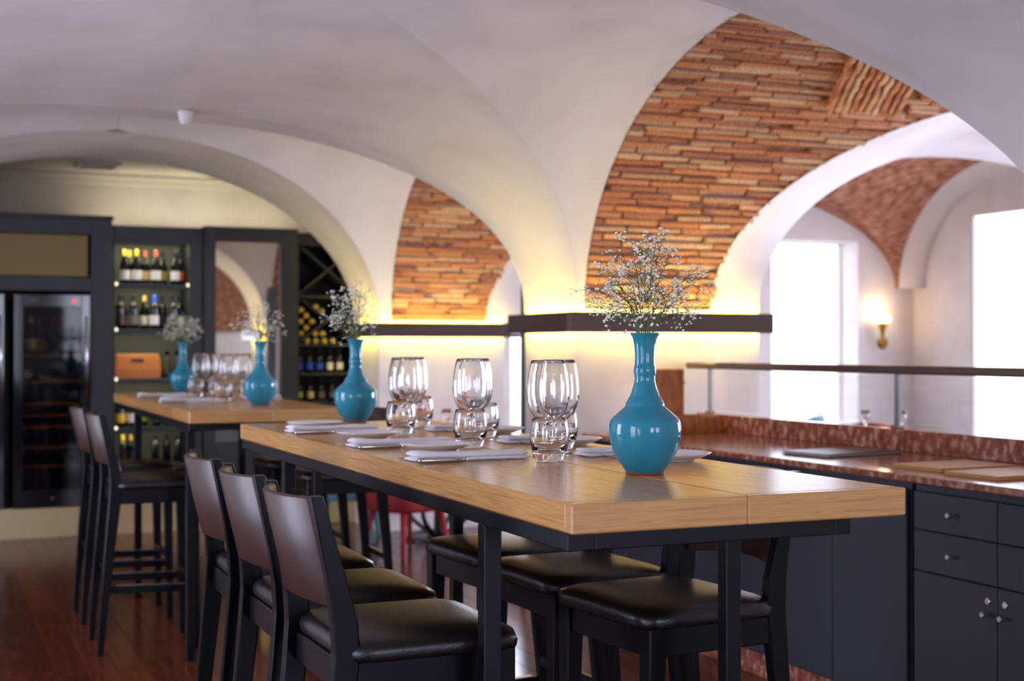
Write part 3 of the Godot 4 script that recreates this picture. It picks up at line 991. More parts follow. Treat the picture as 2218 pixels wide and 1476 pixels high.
func knife(label: String, at: Vector3, turn: float) -> void:
	var o := thing("table_knife", label, "knife", at + Vector3(0, 0.0003, 0), turn, "steel cutlery")
	var rs := []
	for p in [[0.0, 0.004, 0.004], [0.003, 0.0075, 0.0065], [0.012, 0.0085, 0.0072], [0.09, 0.0095, 0.0072], [0.112, 0.009, 0.0065], [0.12, 0.006, 0.003]]:
		var ring := PackedVector3Array()
		for k in 10:
			var a := TAU * k / 10.0
			ring.append(Vector3(p[0], 0.0074 + p[2] * sin(a), p[1] * cos(a)))
		rs.append(ring)
	part(o, "handle", mesh_of(quads(rs), true), M.chrome)
	var blade := PackedVector2Array([Vector2(0.112, -0.006), Vector2(0.13, -0.0085), Vector2(0.2, -0.0095), Vector2(0.22, -0.004), Vector2(0.224, 0.004), Vector2(0.2, 0.007), Vector2(0.112, 0.006)])
	part(o, "blade", mesh_of(prism(blade, -0.0008, 0.0008)), M.chrome, T(Vector3(0, 0.005, 0), Basis(Vector3.RIGHT, PI / 2.0)))

func fork(label: String, at: Vector3, turn: float) -> void:
	var o := thing("table_fork", label, "fork", at + Vector3(0, 0.0003, 0), turn, "steel cutlery")
	var rs := []
	for p in [[0.0, 0.003, 0.004], [0.006, 0.006, 0.004], [0.06, 0.0045, 0.004], [0.11, 0.003, 0.0055], [0.13, 0.004, 0.0045], [0.142, 0.011, 0.003], [0.152, 0.0125, 0.003]]:
		var ring := PackedVector3Array()
		for c in [[-1.0, 0.0], [-0.6, 1.0], [0.6, 1.0], [1.0, 0.0], [0.6, -1.0], [-0.6, -1.0]]:
			ring.append(Vector3(p[0], p[2] + 0.0012 * c[1], p[1] * c[0]))
		rs.append(ring)
	part(o, "handle", mesh_of(quads(rs)), M.chrome)
	for k in 4:
		var z := -0.0105 + 0.007 * k
		part(o, "tine", mesh_of(tube([Vector3(0.15, 0.003, z), Vector3(0.17, 0.0025, z), Vector3(0.19, 0.006, z), Vector3(0.2, 0.01, z * 0.95)], [0.0017, 0.0015, 0.0013, 0.0006], 6), true), M.chrome)

# ---------------------------------------------------------------- vases and gypsophila
func build_vases() -> void:
	var prof := [[0.0, 0.004], [0.0385, 0.004], [0.0405, 0.006], [0.0485, 0.018], [0.0555, 0.026], [0.0665, 0.0485], [0.0728, 0.07], [0.075, 0.088], [0.0735, 0.105], [0.0712, 0.111], [0.0655, 0.1175], [0.0545, 0.127], [0.0435, 0.1365], [0.0408, 0.1395], [0.0402, 0.1405], [0.0402, 0.1435], [0.0394, 0.145], [0.0352, 0.153], [0.0318, 0.1588], [0.0307, 0.1598], [0.0300, 0.1612], [0.0270, 0.171], [0.0236, 0.182], [0.0217, 0.191], [0.0212, 0.1975], [0.0221, 0.2035], [0.0231, 0.2085], [0.0233, 0.213], [0.0225, 0.2185], [0.0209, 0.225], [0.0203, 0.235], [0.0204, 0.247], [0.0214, 0.26], [0.0234, 0.272], [0.0262, 0.2815], [0.0296, 0.2872], [0.0308, 0.2892], [0.0303, 0.2905], [0.0285, 0.2895], [0.024, 0.28], [0.0195, 0.266], [0.0175, 0.24], [0.0175, 0.19], [0.0, 0.188]]
	var foot := [[0.0, 0.0], [0.038, 0.0], [0.0395, 0.0015], [0.0395, 0.0045], [0.0, 0.0045]]
	var body := mesh_of(lathe_loop(prof, 72), true)
	var ring := mesh_of(lathe_loop(foot, 48))
	var spots := [[1.354, 2.477, "teal glazed bottle vase nearest the camera, in front of the wine glasses"], [1.379, 4.637, "teal glazed bottle vase at the far end of the front table"], [1.373, 6.114, "teal glazed bottle vase at the near end of the rear table"], [1.345, 8.0, "teal glazed bottle vase at the far end of the rear table"]]
	for i in 4:
		var s: Array = spots[i]
		var o := thing("vase", s[2], "vase", W(s[0], TOP + 0.0004, s[1]), i * 0.7, "teal vases on the oak tables")
		part(o, "body", body, M.teal)
		part(o, "foot_ring", ring, M.terracotta)
	# spreads: [lean in x, side spread left, side spread right, height, seed]
	bouquet("spray of white gypsophila in the vase nearest the camera", spots[0], 0.13, 0.13, 0.205, 7, 20, 1.0)
	bouquet("spray of white gypsophila in the second vase, against the lit ledge", spots[1], 0.1, 0.075, 0.19, 9, 15, 0.8)
	bouquet("spray of white gypsophila in the third vase, against the mirror", spots[2], 0.12, 0.08, 0.165, 12, 14, 0.8)
	bouquet("spray of white gypsophila in the farthest vase, against the bottle shelves", spots[3], 0.12, 0.12, 0.165, 21, 15, 0.9)

func bouquet(label: String, s: Array, left: float, right: float, high: float, sd: int, stems: int, fill: float) -> void:
	var r := RandomNumberGenerator.new()
	r.seed = sd
	var o := thing("gypsophila_spray", label, "flowers", W(s[0], TOP + 0.2, s[1]), -0.4, "gypsophila sprays in the teal vases")
	var tips := []
	for k in stems:
		var f := (k + 0.5) / stems
		var side := lerpf(-left, right, f) * r.randf_range(0.75, 1.0)
		var edge := absf(2.0 * f - 1.0)
		var reach := high * (1.0 - 0.55 * pow(edge, 2.2)) * (r.randf_range(0.75, 1.0) if k % 3 != 1 else r.randf_range(0.3, 0.55)) * (1.0 + 0.18 * (f - 0.4))
		var deep := r.randf_range(-1.0, 1.0) * 0.075
		var st := mb()
		var base := Vector3(r.randf_range(-0.012, 0.012), 0.0, r.randf_range(-0.012, 0.012))
		var rim := Vector3(clampf(side * 0.2, -0.014, 0.014), 0.088, clampf(deep * 0.2, -0.014, 0.014))
		var end := Vector3(side, 0.09 + reach, deep)
		var mid := rim.lerp(end, 0.5) + Vector3(-side * 0.12, 0.012, -deep * 0.12)
		var pts := [base, rim, rim.lerp(mid, 0.55), mid, mid.lerp(end, 0.5) + Vector3(side * 0.03, 0.004, 0), end]
		add(st, tube(pts, [0.0011, 0.0011, 0.001, 0.0009, 0.0007, 0.0005], 5), Transform3D(), true)
		# side branches, each forking into fine stalks
		for b in int(round(13 * fill)) + 3:
			var q := r.randf_range(0.05, 1.0)
			var idx := q * 3.0
			var i0 := clampi(2 + int(idx), 2, 4)
			var start: Vector3 = pts[i0].lerp(pts[i0 + 1], idx - floorf(idx)) if i0 < 5 else end
			var dir := Vector3(r.randf_range(-1, 1) + side * 5.0, r.randf_range(-0.5, 1.0), r.randf_range(-1, 1)).normalized()
			var ln := r.randf_range(0.02, 0.052) * (1.15 - 0.4 * q)
			var tip := start + dir * ln
			add(st, tube([start, start + dir * ln * 0.5 + Vector3(0, 0.002, 0), tip], [0.0006, 0.0005, 0.0004], 4), Transform3D(), true)
			for c in r.randi_range(2, 5):
				var d2 := (dir + Vector3(r.randf_range(-1, 1), r.randf_range(-0.6, 1.0), r.randf_range(-1, 1)) * 0.9).normalized()
				var t2 := tip + d2 * r.randf_range(0.006, 0.02)
				add(st, tube([tip, t2], 0.0003, 3))
				tips.append(t2)
		part(o, "stem", fin(st), M.stem)
	# the tiny flower heads, far too many to pick apart
	var head := mb()
	var petal := []
	for lv in [[0.05, -0.85], [0.55, -0.6], [0.95, -0.05], [0.9, 0.35], [0.55, 0.62], [0.06, 0.7]]:
		var ring := PackedVector3Array()
		for k in 10:
			var a := TAU * k / 10.0
			var rr: float = lv[0] * (1.0 if k % 2 == 0 else 0.72)
			ring.append(Vector3(rr * cos(a), lv[1] * 0.8, rr * sin(a)))
		petal.append(ring)
	add(head, quads(petal), Transform3D(), true)
	var mm := MultiMesh.new()
	mm.transform_format = MultiMesh.TRANSFORM_3D
	mm.mesh = fin(head)
	mm.instance_count = tips.size()
	for i in tips.size():
		var b := Basis.from_euler(Vector3(r.randf_range(-0.9, 0.9), r.randf() * TAU, r.randf_range(-0.9, 0.9))).scaled(Vector3.ONE * r.randf_range(0.0019, 0.004))
		mm.set_instance_transform(i, T(tips[i], b))
	var mi := MultiMeshInstance3D.new()
	mi.name = "blossom"
	mi.multimesh = mm
	mi.material_override = M.blossom
	mi.set_meta("kind", "stuff")
	o.add_child(mi, true)

# ---------------------------------------------------------------- marble counter and balustrade
func knob(parent: Node, at: Vector3, round_: bool) -> void:
	if round_:
		part(parent, "lock", mesh_of(lathe([[0.011, 0.0], [0.011, 0.004], [0.009, 0.006], [0.004, 0.006]], 20)), M.chrome, T(at, Basis(Vector3(0, 0, 1), PI / 2.0)))
	else:
		part(parent, "knob", mesh_of(lathe([[0.004, 0.0], [0.004, 0.016], [0.009, 0.018], [0.009, 0.026], [0.007, 0.028]], 18)), M.brushed, T(at, Basis(Vector3(0, 0, 1), PI / 2.0)))

func cupboard(label: String, u0: float, u1: float, drawers: bool, split: float) -> void:
	var o := thing("counter_cabinet", label, "cabinet", W(3.3, 0.0, (u0 + u1) / 2.0), 0.0, "dark cabinets under the marble counter")
	var c := (u0 + u1) / 2.0
	var h := (u1 - u0) / 2.0 - 0.002
	part(o, "carcass", box_mesh(Vector3(-0.3, 0.1, -h), Vector3(0.3, 0.858, h)), M.counter)
	part(o, "plinth", box_mesh(Vector3(-0.27, 0.0, -h), Vector3(0.28, 0.1, h)), M.marble)
	var cols := [[u0 + 0.012, split - 0.002], [split + 0.002, u1 - 0.012]]
	for k in 2:
		var a: float = c - cols[k][0]
		var b: float = c - cols[k][1]
		var top := 0.834
		if drawers:
			for lv in [[0.709, 0.832], [0.574, 0.705]]:
				var d := part(o, "drawer", box_mesh(Vector3(-0.318, lv[0], b), Vector3(-0.3, lv[1], a), 0.002), M.counter)
				knob(d, Vector3(-0.318, (lv[0] + lv[1]) / 2.0, (a + b) / 2.0), false)
			top = 0.57
		var door := part(o, "door", box_mesh(Vector3(-0.318, 0.112, b), Vector3(-0.3, top, a), 0.002), M.counter)
		var z: float = (b + 0.035) if k == 0 else (a - 0.035)
		if drawers:
			knob(door, Vector3(-0.318, 0.525, z), true)
			knob(door, Vector3(-0.318, 0.485, z), false)
		elif k == 1:
			knob(door, Vector3(-0.318, 0.64, z), false)

func build_counter() -> void:
	cupboard("dark cabinet with four drawers and two locked doors under the counter's near end", 2.85, 3.63, true, 3.238)
	cupboard("plain dark two-door cabinet next to the drawer unit under the counter", 3.645, 4.47, false, 4.06)
	cupboard("plain dark two-door cabinet in the middle of the counter behind the stools", 4.475, 5.25, false, 4.86)
	cupboard("plain dark two-door cabinet at the far end of the counter by the pier", 5.255, 6.03, false, 5.64)
	var t := thing("marble_worktop", "red marble worktop with raised back edge over the dark cabinets", "worktop", W(3.3, 0.86, 4.42))
	part(t, "slab", box_mesh(Vector3(-0.35, 0.0, -1.62), Vector3(0.32, 0.025, 1.62), 0.004), M.marble)
	part(t, "upstand", box_mesh(Vector3(0.3, 0.0251, -1.62), Vector3(0.34, 0.113, 1.62), 0.003), M.marble)
	# balustrade along the upstand
	var b := thing("glass_balustrade", "glass balustrade with dark handrail on the marble upstand", "balustrade", W(3.62, 0.9735, 4.42))
	var st := mb()
	add(st, cbox(Vector3(0.055, 0.034, 3.3), 0.008), T(Vector3(0, 0.239, -0.07)))
	part(b, "handrail", fin(st), M.fascia)
	for u in [3.04, 4.49, 5.94]:
		var post := part(b, "post", mesh_of(cbox(Vector3(0.012, 0.222, 0.03), 0.002)), M.brushed, T(Vector3(0, 0.111, 4.42 - u)))
		part(post, "base_clamp", mesh_of(cbox(Vector3(0.03, 0.014, 0.06), 0.004)), M.brushed, T(Vector3(0.0, -0.104, 0.0)))
	for u in [[3.065, 4.465], [4.515, 5.915]]:
		part(b, "glass_pane", mesh_of(box(Vector3(0.008, 0.19, u[1] - u[0]))), M.pane, T(Vector3(0, 0.118, 4.42 - (u[0] + u[1]) / 2.0)))
	# wooden return at the far end
	var w := thing("wooden_screen", "warm wood screen panel standing at the far end of the marble counter", "screen", W(3.36, 0.8852, 6.0))
	part(w, "panel", box_mesh(Vector3(-0.06, 0.0, -0.02), Vector3(0.135, 0.312, 0.02), 0.004), M.wood)
	part(w, "batten", box_mesh(Vector3(-0.06, 0.235, 0.0205), Vector3(0.135, 0.25, 0.026), 0.002), M.wood)
	var tray := thing("wooden_box", "low open wooden box in front of the wood screen on the counter", "box", W(3.42, 0.8852, 5.83))
	var ts := mb()
	add_box(ts, Vector3(-0.12, 0.0, -0.11), Vector3(0.12, 0.012, 0.11), 0.002)
	add_box(ts, Vector3(-0.12, 0.012, -0.11), Vector3(-0.106, 0.085, 0.11), 0.002)
	add_box(ts, Vector3(0.106, 0.012, -0.11), Vector3(0.12, 0.085, 0.11), 0.002)
	add_box(ts, Vector3(-0.106, 0.012, -0.11), Vector3(0.106, 0.085, -0.096), 0.002)
	add_box(ts, Vector3(-0.106, 0.012, 0.096), Vector3(0.106, 0.085, 0.11), 0.002)
	part(tray, "tray", fin(ts), M.wood)
	# menus on the counter
	var m := thing("menu_folder", "dark maroon menu folder lying on the marble counter", "menu", W(3.3, 0.8852, 4.43), 0.15)
	part(m, "cover", box_mesh(Vector3(-0.2, 0.0, -0.125), Vector3(0.2, 0.004, 0.125), 0.001), M.menu)
	part(m, "page", box_mesh(Vector3(-0.19, 0.004, -0.118), Vector3(0.195, 0.009, 0.118)), M.paper.white)
	part(m, "cover", box_mesh(Vector3(-0.2, 0.009, -0.125), Vector3(0.2, 0.013, 0.125), 0.001), M.menu)
	for q in [[3.27, 3.76, "left-hand"], [3.24, 3.46, "right-hand"]]:
		var p := thing("menu_board", "thin wooden menu board on the counter, %s of the two" % q[2], "menu", W(q[0], 0.8852, q[1]), 0.05)
		part(p, "board", box_mesh(Vector3(-0.17, 0.0, -0.12), Vector3(0.17, 0.006, 0.12), 0.002), M.board)
		part(p, "board", box_mesh(Vector3(-0.168, 0.007, -0.118), Vector3(0.168, 0.013, 0.118), 0.002), M.board)

# ---------------------------------------------------------------- wine wall
func bottle_meshes() -> Dictionary:
	var bo := [[0.0, 0.0], [0.034, 0.0], [0.037, 0.003], [0.037, 0.17], [0.036, 0.185], [0.03, 0.2], [0.02, 0.212], [0.0145, 0.222], [0.0138, 0.27], [0.0, 0.27]]
	var bu := [[0.0, 0.0], [0.036, 0.0], [0.04, 0.004], [0.04, 0.13], [0.037, 0.155], [0.029, 0.185], [0.02, 0.21], [0.0148, 0.23], [0.014, 0.27], [0.0, 0.27]]
	return {
		"tall": mesh_of(lathe(bo, 24), true), "round": mesh_of(lathe(bu, 24), true),
		"label": mesh_of(lathe([[0.0376, 0.0], [0.0378, 0.001], [0.0378, 0.079], [0.0376, 0.08]], 24)),
		"label_round": mesh_of(lathe([[0.0406, 0.0], [0.0408, 0.001], [0.0408, 0.074], [0.0406, 0.075]], 24)),
		"foil": mesh_of(lathe([[0.0148, 0.215], [0.0152, 0.22], [0.0146, 0.27], [0.0155, 0.272], [0.0155, 0.28], [0.013, 0.282]], 20), true),
	}

func bottle(bm: Dictionary, label: String, at: Vector3, kind: String, paper: String, foil: String, group: String, k := 1.0) -> Node3D:
	var o := thing("wine_bottle", label, "bottle", at, 0.0, group)
	var s := T(Vector3.ZERO, Basis().scaled(Vector3(k, k, k)))
	part(o, "body", bm[kind], M.bottle, s)
	if paper != "":
		part(o, "paper_label", bm["label" if kind == "tall" else "label_round"], M.paper[paper], T(Vector3(0, 0.035 * k, 0), s.basis))
	if foil != "":
		part(o, "capsule", bm.foil, M.foil[foil], s)
	return o

func build_wine_wall() -> void:
	var bm := bottle_meshes()
	var plinth := setting("baseboard_far", "pale stone plinth under the wine cabinets")
	part(plinth, "plinth", box_mesh(W(-0.8, 0, 9.88), W(2.96, 0.205, 10.5)), M.skirting)
	# tall cabinet with two wine fridges
	var o := thing("fridge_cabinet", "charcoal cabinet housing the wine fridges at the left edge", "cabinet", W(0.46, 0.205, 9.872))
	var x0 := -1.2
	var x1 := 0.712
	var st := mb()
	add_box(st, Vector3(0.57, 0.0, -0.6), Vector3(x1, 1.995, 0.0), 0.004)
	add_box(st, Vector3(x0, 1.49, -0.6), Vector3(0.57, 1.59, 0.0), 0.004)
	add_box(st, Vector3(x0, 1.885, -0.6), Vector3(0.57, 1.995, 0.0), 0.004)
	add_box(st, Vector3(x0, 0.0, -0.6), Vector3(0.57, 1.885, -0.55))
	part(o, "carcass", fin(st), M.cabinet)
	part(o, "cornice", box_mesh(Vector3(x0, 1.995, -0.6), Vector3(x1 + 0.01, 2.02, 0.008), 0.004), M.cabinet)
	part(o, "glass_panel", box_mesh(Vector3(x0, 1.595, -0.03), Vector3(0.55, 1.88, -0.02)), M.amber)
	# the fridges
	var names := [["black glass-door wine fridge beside the bottle shelves", 0.065], ["black glass-door wine fridge cut by the left edge of the picture", -0.495]]
	for q in names:
		var f := thing("wine_fridge", q[0], "fridge", W(0.46 + q[1], 0.2055, 9.87), 0.0, "wine fridges")
		var fs := mb()
		add_box(fs, Vector3(0.0, 0.0, -0.5), Vector3(0.02, 1.465, -0.03))
		add_box(fs, Vector3(0.48, 0.0, -0.5), Vector3(0.5, 1.465, -0.03))
		add_box(fs, Vector3(0.02, 0.0, -0.5), Vector3(0.48, 0.02, -0.03))
		add_box(fs, Vector3(0.02, 1.445, -0.5), Vector3(0.48, 1.465, -0.03))
		add_box(fs, Vector3(0.02, 0.02, -0.5), Vector3(0.48, 1.445, -0.48))
		part(f, "cabinet", fin(fs), M.dark_in)
		var ds := mb()
		add_box(ds, Vector3(0.0, 0.0, -0.029), Vector3(0.06, 1.465, 0.0), 0.003)
		add_box(ds, Vector3(0.44, 0.0, -0.029), Vector3(0.5, 1.465, 0.0), 0.003)
		add_box(ds, Vector3(0.06, 0.0, -0.029), Vector3(0.44, 0.12, 0.0), 0.003)
		add_box(ds, Vector3(0.06, 1.38, -0.029), Vector3(0.44, 1.465, 0.0), 0.003)
		var door := part(f, "door", fin(ds), M.gloss_black)
		part(door, "glass_pane", box_mesh(Vector3(0.06, 0.12, -0.016), Vector3(0.44, 1.38, -0.012)), M.smoked)
		part(door, "handle", mesh_of(tube([Vector3(0.475, 0.75, 0.02), Vector3(0.475, 1.32, 0.02)], 0.007, 10), true), M.chrome)
		part(door, "display", box_mesh(Vector3(0.1, 1.415, 0.0), Vector3(0.15, 1.435, 0.002)), M.grey_frame)
		part(door, "red_light", box_mesh(Vector3(0.385, 1.412, 0.0), Vector3(0.4, 1.432, 0.004)), M.red_light)
		part(door, "badge", mesh_of(lathe([[0.006, 0.0], [0.006, 0.002], [0.004, 0.003]], 14)), M.chrome, T(Vector3(0.25, 0.06, 0.0), Basis(Vector3.RIGHT, PI / 2.0)))
		for y in [1.05, 0.87, 0.72, 0.64, 0.56, 0.42, 0.29]:
			part(f, "shelf", box_mesh(Vector3(0.022, y - 0.018, -0.45), Vector3(0.478, y, -0.05), 0.002), M.shelf_wood)
	var fr := 0
	for q in [[0.12, "round", "cream", "gold", "gold capsule, first from the left"], [0.19, "tall", "cream", "red", "red capsule and cream label, second from the left"], [0.27, "round", "", "red", "red capsule and no label, third from the left"], [0.33, "tall", "grey", "red", "red capsule and grey label, fourth from the left"], [0.4, "tall", "white", "black", "white label, rightmost"]]:
		bottle(bm, "bottle standing on the top fridge shelf, %s" % q[4], W(0.525 + q[0], 0.2055 + 1.0505, 10.05 + 0.1 * (fr % 2)), q[1], q[2], q[3], "bottles in the wine fridge", 0.95)
		fr += 1
	for q in [[0.12, 0.8705, "top lying rack, left"], [0.3, 0.8705, "top lying rack, right"], [0.14, 0.4205, "lower rack, left"], [0.36, 0.4205, "lower rack, right"], [0.2, 0.2905, "bottom rack, left"], [0.38, 0.2905, "bottom rack, right"]]:
		var bb := bottle(bm, "dark bottle lying in the fridge on the %s" % q[2], W(0.525 + q[0], 0.2055 + q[1] + 0.0382, 10.25), "tall", "white" if q[1] < 0.8 else "", "", "bottles lying in the wine fridge", 0.95)
		bb.rotation = Vector3(PI / 2.0, 0, 0)
	# open niche with bottle shelves
	var n := thing("bottle_niche", "charcoal shelf niche full of wine bottles between the fridge and the mirror", "shelving", W(1.48, 0.205, 9.9))
	var ns := mb()
	add_box(ns, Vector3(-0.305, 0.0, -0.42), Vector3(-0.285, 1.96, 0.0), 0.003)
	add_box(ns, Vector3(0.23, 0.0, -0.42), Vector3(0.33, 1.96, 0.0), 0.003)
	add_box(ns, Vector3(-0.285, 1.855, -0.42), Vector3(0.23, 1.96, 0.0), 0.003)
	add_box(ns, Vector3(-0.285, 1.836, -0.012), Vector3(0.23, 1.855, 0.0))
	add_box(ns, Vector3(-0.285, 0.0, -0.42), Vector3(0.23, 0.06, 0.0), 0.003)
	part(n, "carcass", fin(ns), M.cabinet)
	part(n, "back_panel", box_mesh(Vector3(-0.285, 0.06, -0.42), Vector3(0.23, 1.855, -0.4)), M.cabinet_in)
	for y in [1.553, 1.232, 0.882, 0.539, 0.277]:
		var sh := part(n, "shelf", box_mesh(Vector3(-0.284, y - 0.02, -0.4), Vector3(0.229, y, -0.01), 0.002), M.cabinet)
		part(sh, "shelf_lip", box_mesh(Vector3(-0.284, y - 0.036, -0.016), Vector3(0.229, y - 0.02, -0.01)), M.cabinet)
	part(n, "light_strip", mesh_of(box(Vector3(0.5, 0.006, 0.012))), M.led_cool, T(Vector3(-0.027, 1.848, -0.03)))
	for y in [1.533, 1.212, 0.862, 0.519]:
		part(n, "light_strip", mesh_of(box(Vector3(0.5, 0.004, 0.008))), M.led_cool, T(Vector3(-0.027, y - 0.002, -0.026)))
	for q in [[Vector3(-0.027, 1.84, -0.03), Vector3(0, -1, -0.5), Vector2(0.5, 0.012), 0.16], [Vector3(-0.027, 1.526, -0.026), Vector3(0, -1, -0.5), Vector2(0.5, 0.008), 0.1], [Vector3(-0.027, 1.205, -0.026), Vector3(0, -1, -0.5), Vector2(0.5, 0.008), 0.08], [Vector3(-0.027, 0.855, -0.026), Vector3(0, -1, -0.5), Vector2(0.5, 0.008), 0.08], [Vector3(-0.027, 0.512, -0.026), Vector3(0, -1, -0.5), Vector2(0.5, 0.008), 0.05]]:
		var l := AreaLight3D.new()
		l.name = "shelf_light"
		n.add_child(l, true)
		l.position = q[0]
		var lz: Vector3 = -q[1].normalized()
		var lx := Vector3.UP.cross(lz).normalized()
		l.basis = Basis(lx, lz.cross(lx), lz)
		l.area_size = q[2]
		l.light_color = Color(0.98, 0.95, 0.8)
		l.light_energy = q[3]
		l.shadow_enabled = true
	for y in [1.548, 1.227, 0.877, 0.534]:     # small lit caps where the glass shelves meet the uprights
		part(n, "shelf_cap", mesh_of(cbox(Vector3(0.014, 0.022, 0.02), 0.003)), M.led_cool, T(Vector3(-0.276, y, 0.0)))
		part(n, "shelf_cap", mesh_of(cbox(Vector3(0.014, 0.022, 0.02), 0.003)), M.led_cool, T(Vector3(0.221, y, -0.012)))
	var px := func(p: float) -> float: return (p - 243.0) / 167.0 * 0.515 + 1.195     # spread along the niche
	var rows := [[1.7585, "top shelf", [[267, "round", "white", "yellow"], [281, "round", "white", "yellow"], [294, "round", "white", "yellow"], [317, "round", "cream", "copper"], [337, "round", "white", "copper"], [356, "round", "sand", "black"], [382, "round", "white", "black"], [402, "tall", "orange", "black"]]],
		[1.4375, "second shelf", [[250, "tall", "black", "black"], [266, "round", "orange", "black"], [287, "tall", "grey", "black"], [315, "round", "white", "gold"], [334, "tall", "white", "blue"], [356, "tall", "black", "black"], [377, "tall", "grey", "black"], [402, "round", "white", "black"]]],
		[0.7445, "fourth shelf, behind the rear table", [[250, "round", "yellow", "black"], [267, "round", "white", "black"], [287, "round", "white", "black"], [312, "tall", "green", "black"], [340, "tall", "black", "black"], [372, "tall", "black", "black"]]],
		[0.4825, "lowest shelf, behind the rear stools", [[264, "tall", "black", "yellow"], [285, "tall", "black", "yellow"], [336, "tall", "", "black"], [366, "tall", "", "black"], [388, "tall", "", "black"]]]]
	var ord := ["first", "second", "third", "fourth", "fifth", "sixth", "seventh", "eighth"]
	for row in rows:
		var k := 0
		for q in row[2]:
			var words := "wine bottle, %s from the left on the niche's %s" % [ord[k], row[1]]
			bottle(bm, words, W(clampf(px.call(q[0]), 1.24, 1.665), row[0], 9.975 + 0.075 * (k % 2)), q[1], q[2], q[3], "wine bottles in the niche", 0.86 if row[0] > 0.7 else 0.72)
			k += 1
	var wb := thing("wooden_case", "orange-brown wooden wine case lying on the niche's third shelf", "box", W(1.36, 1.0875, 10.06))
	var ws := mb()
	add(ws, quads([octagon(0.155, 0.1, 0.004, 0.0), octagon(0.162, 0.102, 0.006, 0.06), octagon(0.15, 0.09, 0.006, 0.165), octagon(0.14, 0.085, 0.01, 0.172)]))
	part(wb, "case", fin(ws), M["case"])
	part(wb, "hand_slot", box_mesh(Vector3(-0.045, 0.115, 0.094), Vector3(0.04, 0.138, 0.1)), M.black)
	for q in [[1.585, "left"], [1.655, "right"]]:
		var de := part(self, numbered("decanter"), mesh_of(lathe_loop([[0.0, 0.0], [0.028, 0.0], [0.034, 0.012], [0.03, 0.05], [0.014, 0.1], [0.011, 0.15], [0.018, 0.19], [0.0165, 0.19], [0.0095, 0.15], [0.0125, 0.1], [0.0285, 0.05], [0.031, 0.013], [0.0, 0.006]], 28), true), M.glass, T(W(q[0], 1.0875, 10.1)))
		tag(de, "slim glass decanter on the niche's third shelf, %s of the pair" % q[1], "decanter", "glass decanters")
	# mirror panel
	var mi := thing("mirror_panel", "tall charcoal panel framing a mirror between niche and wine rack", "mirror", W(2.135, 0.205, 9.88))
	var ms := mb()
	add_box(ms, Vector3(-0.32, 0.0, -0.42), Vector3(-0.24, 1.975, 0.0), 0.003)
	add_box(ms, Vector3(0.235, 0.0, -0.42), Vector3(0.365, 1.975, 0.0), 0.003)
	add_box(ms, Vector3(-0.24, 1.87, -0.42), Vector3(0.235, 1.975, 0.0), 0.003)
	add_box(ms, Vector3(-0.24, 0.0, -0.42), Vector3(0.235, 0.42, 0.0), 0.003)
	part(mi, "frame", fin(ms), M.cabinet)
	part(mi, "mirror_glass", box_mesh(Vector3(-0.24, 0.42, -0.05), Vector3(0.235, 1.87, -0.03)), M.mirror)
	# diamond rack
	var ra := thing("wine_rack", "charcoal diamond wine rack half hidden behind the arch", "wine rack", W(2.74, 0.205, 9.9))
	var rs := mb()
	add_box(rs, Vector3(-0.24, 0.0, -0.42), Vector3(-0.228, 1.95, 0.0), 0.002)
	add_box(rs, Vector3(0.21, 0.0, -0.42), Vector3(0.23, 1.95, 0.0), 0.002)
	add_box(rs, Vector3(-0.228, 1.86, -0.42), Vector3(0.21, 1.95, 0.0), 0.002)
	add_box(rs, Vector3(-0.228, 0.0, -0.42), Vector3(0.21, 1.86, -0.41))
	add_box(rs, Vector3(-0.228, 0.0, -0.41), Vector3(0.21, 0.06, 0.0))
	part(ra, "carcass", fin(rs), M.dark_rack)
	for y in [1.487, 1.128, 0.912, 0.7]:
		part(ra, "shelf", box_mesh(Vector3(-0.228, y - 0.016, -0.41), Vector3(0.21, y, -0.005), 0.002), M.cabinet)
	for q in [[1.488, 1.86], [1.13, 1.47]]:
		for d in [-1.0, 1.0]:
			var a := Vector3(-0.225 * d, q[0] + 0.01, -0.2)
			var b := Vector3(0.207 * d, q[1] - 0.01, -0.2)
			var v := b - a
			part(ra, "diagonal_board", mesh_of(box(Vector3(v.length() - 0.02, 0.012, 0.36))), M.cabinet, T((a + b) / 2.0 + Vector3(0, 0, 0.005 * d), Basis(v.normalized(), Vector3(0, 0, 1).cross(v.normalized()), Vector3(0, 0, 1))))
	var ends := [[2.545, 1.588], [2.655, 1.603], [2.585, 1.544], [2.69, 1.558], [2.545, 1.5], [2.63, 1.5], [2.585, 1.455], [2.545, 1.411], [2.655, 1.411], [2.712, 1.411], [2.595, 1.356], [2.66, 1.356], [2.725, 1.356], [2.79, 1.356]]
	var places := ["top row, left", "top row, middle", "second row, left", "second row, right", "third row, left", "third row, right", "fourth row", "fifth row, left", "fifth row, middle", "fifth row, right", "bottom row, first", "bottom row, second", "bottom row, third", "bottom row, fourth"]
	for i in ends.size():
		var e := Vector2(ends[i][0], ends[i][1])
		for d in [-1.0, 1.0]:     # clear of the crossing boards
			var a2 := Vector2(2.74 - 0.225 * d, 0.205 + 1.14)
			var dir := (Vector2(2.74 + 0.207 * d, 0.205 + 1.46) - a2).normalized()
			var nr := Vector2(-dir.y, dir.x)
			var off := (e - a2).dot(nr)
			if absf(off) < 0.03:
				e += nr * ((0.03 if off > 0.0 else -0.03) - off)
		var l := thing("wine_bottle", "yellow-capped bottle lying in the diamond wine rack, %s" % places[i], "bottle", W(e.x, e.y, 9.97), 0.0, "yellow-capped bottles lying in the diamond rack")
		part(l, "body", bm.tall, M.bottle, T(Vector3(0, 0, -0.29), Basis(Vector3.RIGHT, PI / 2.0).scaled(Vector3(0.55, 0.55, 1.0))))
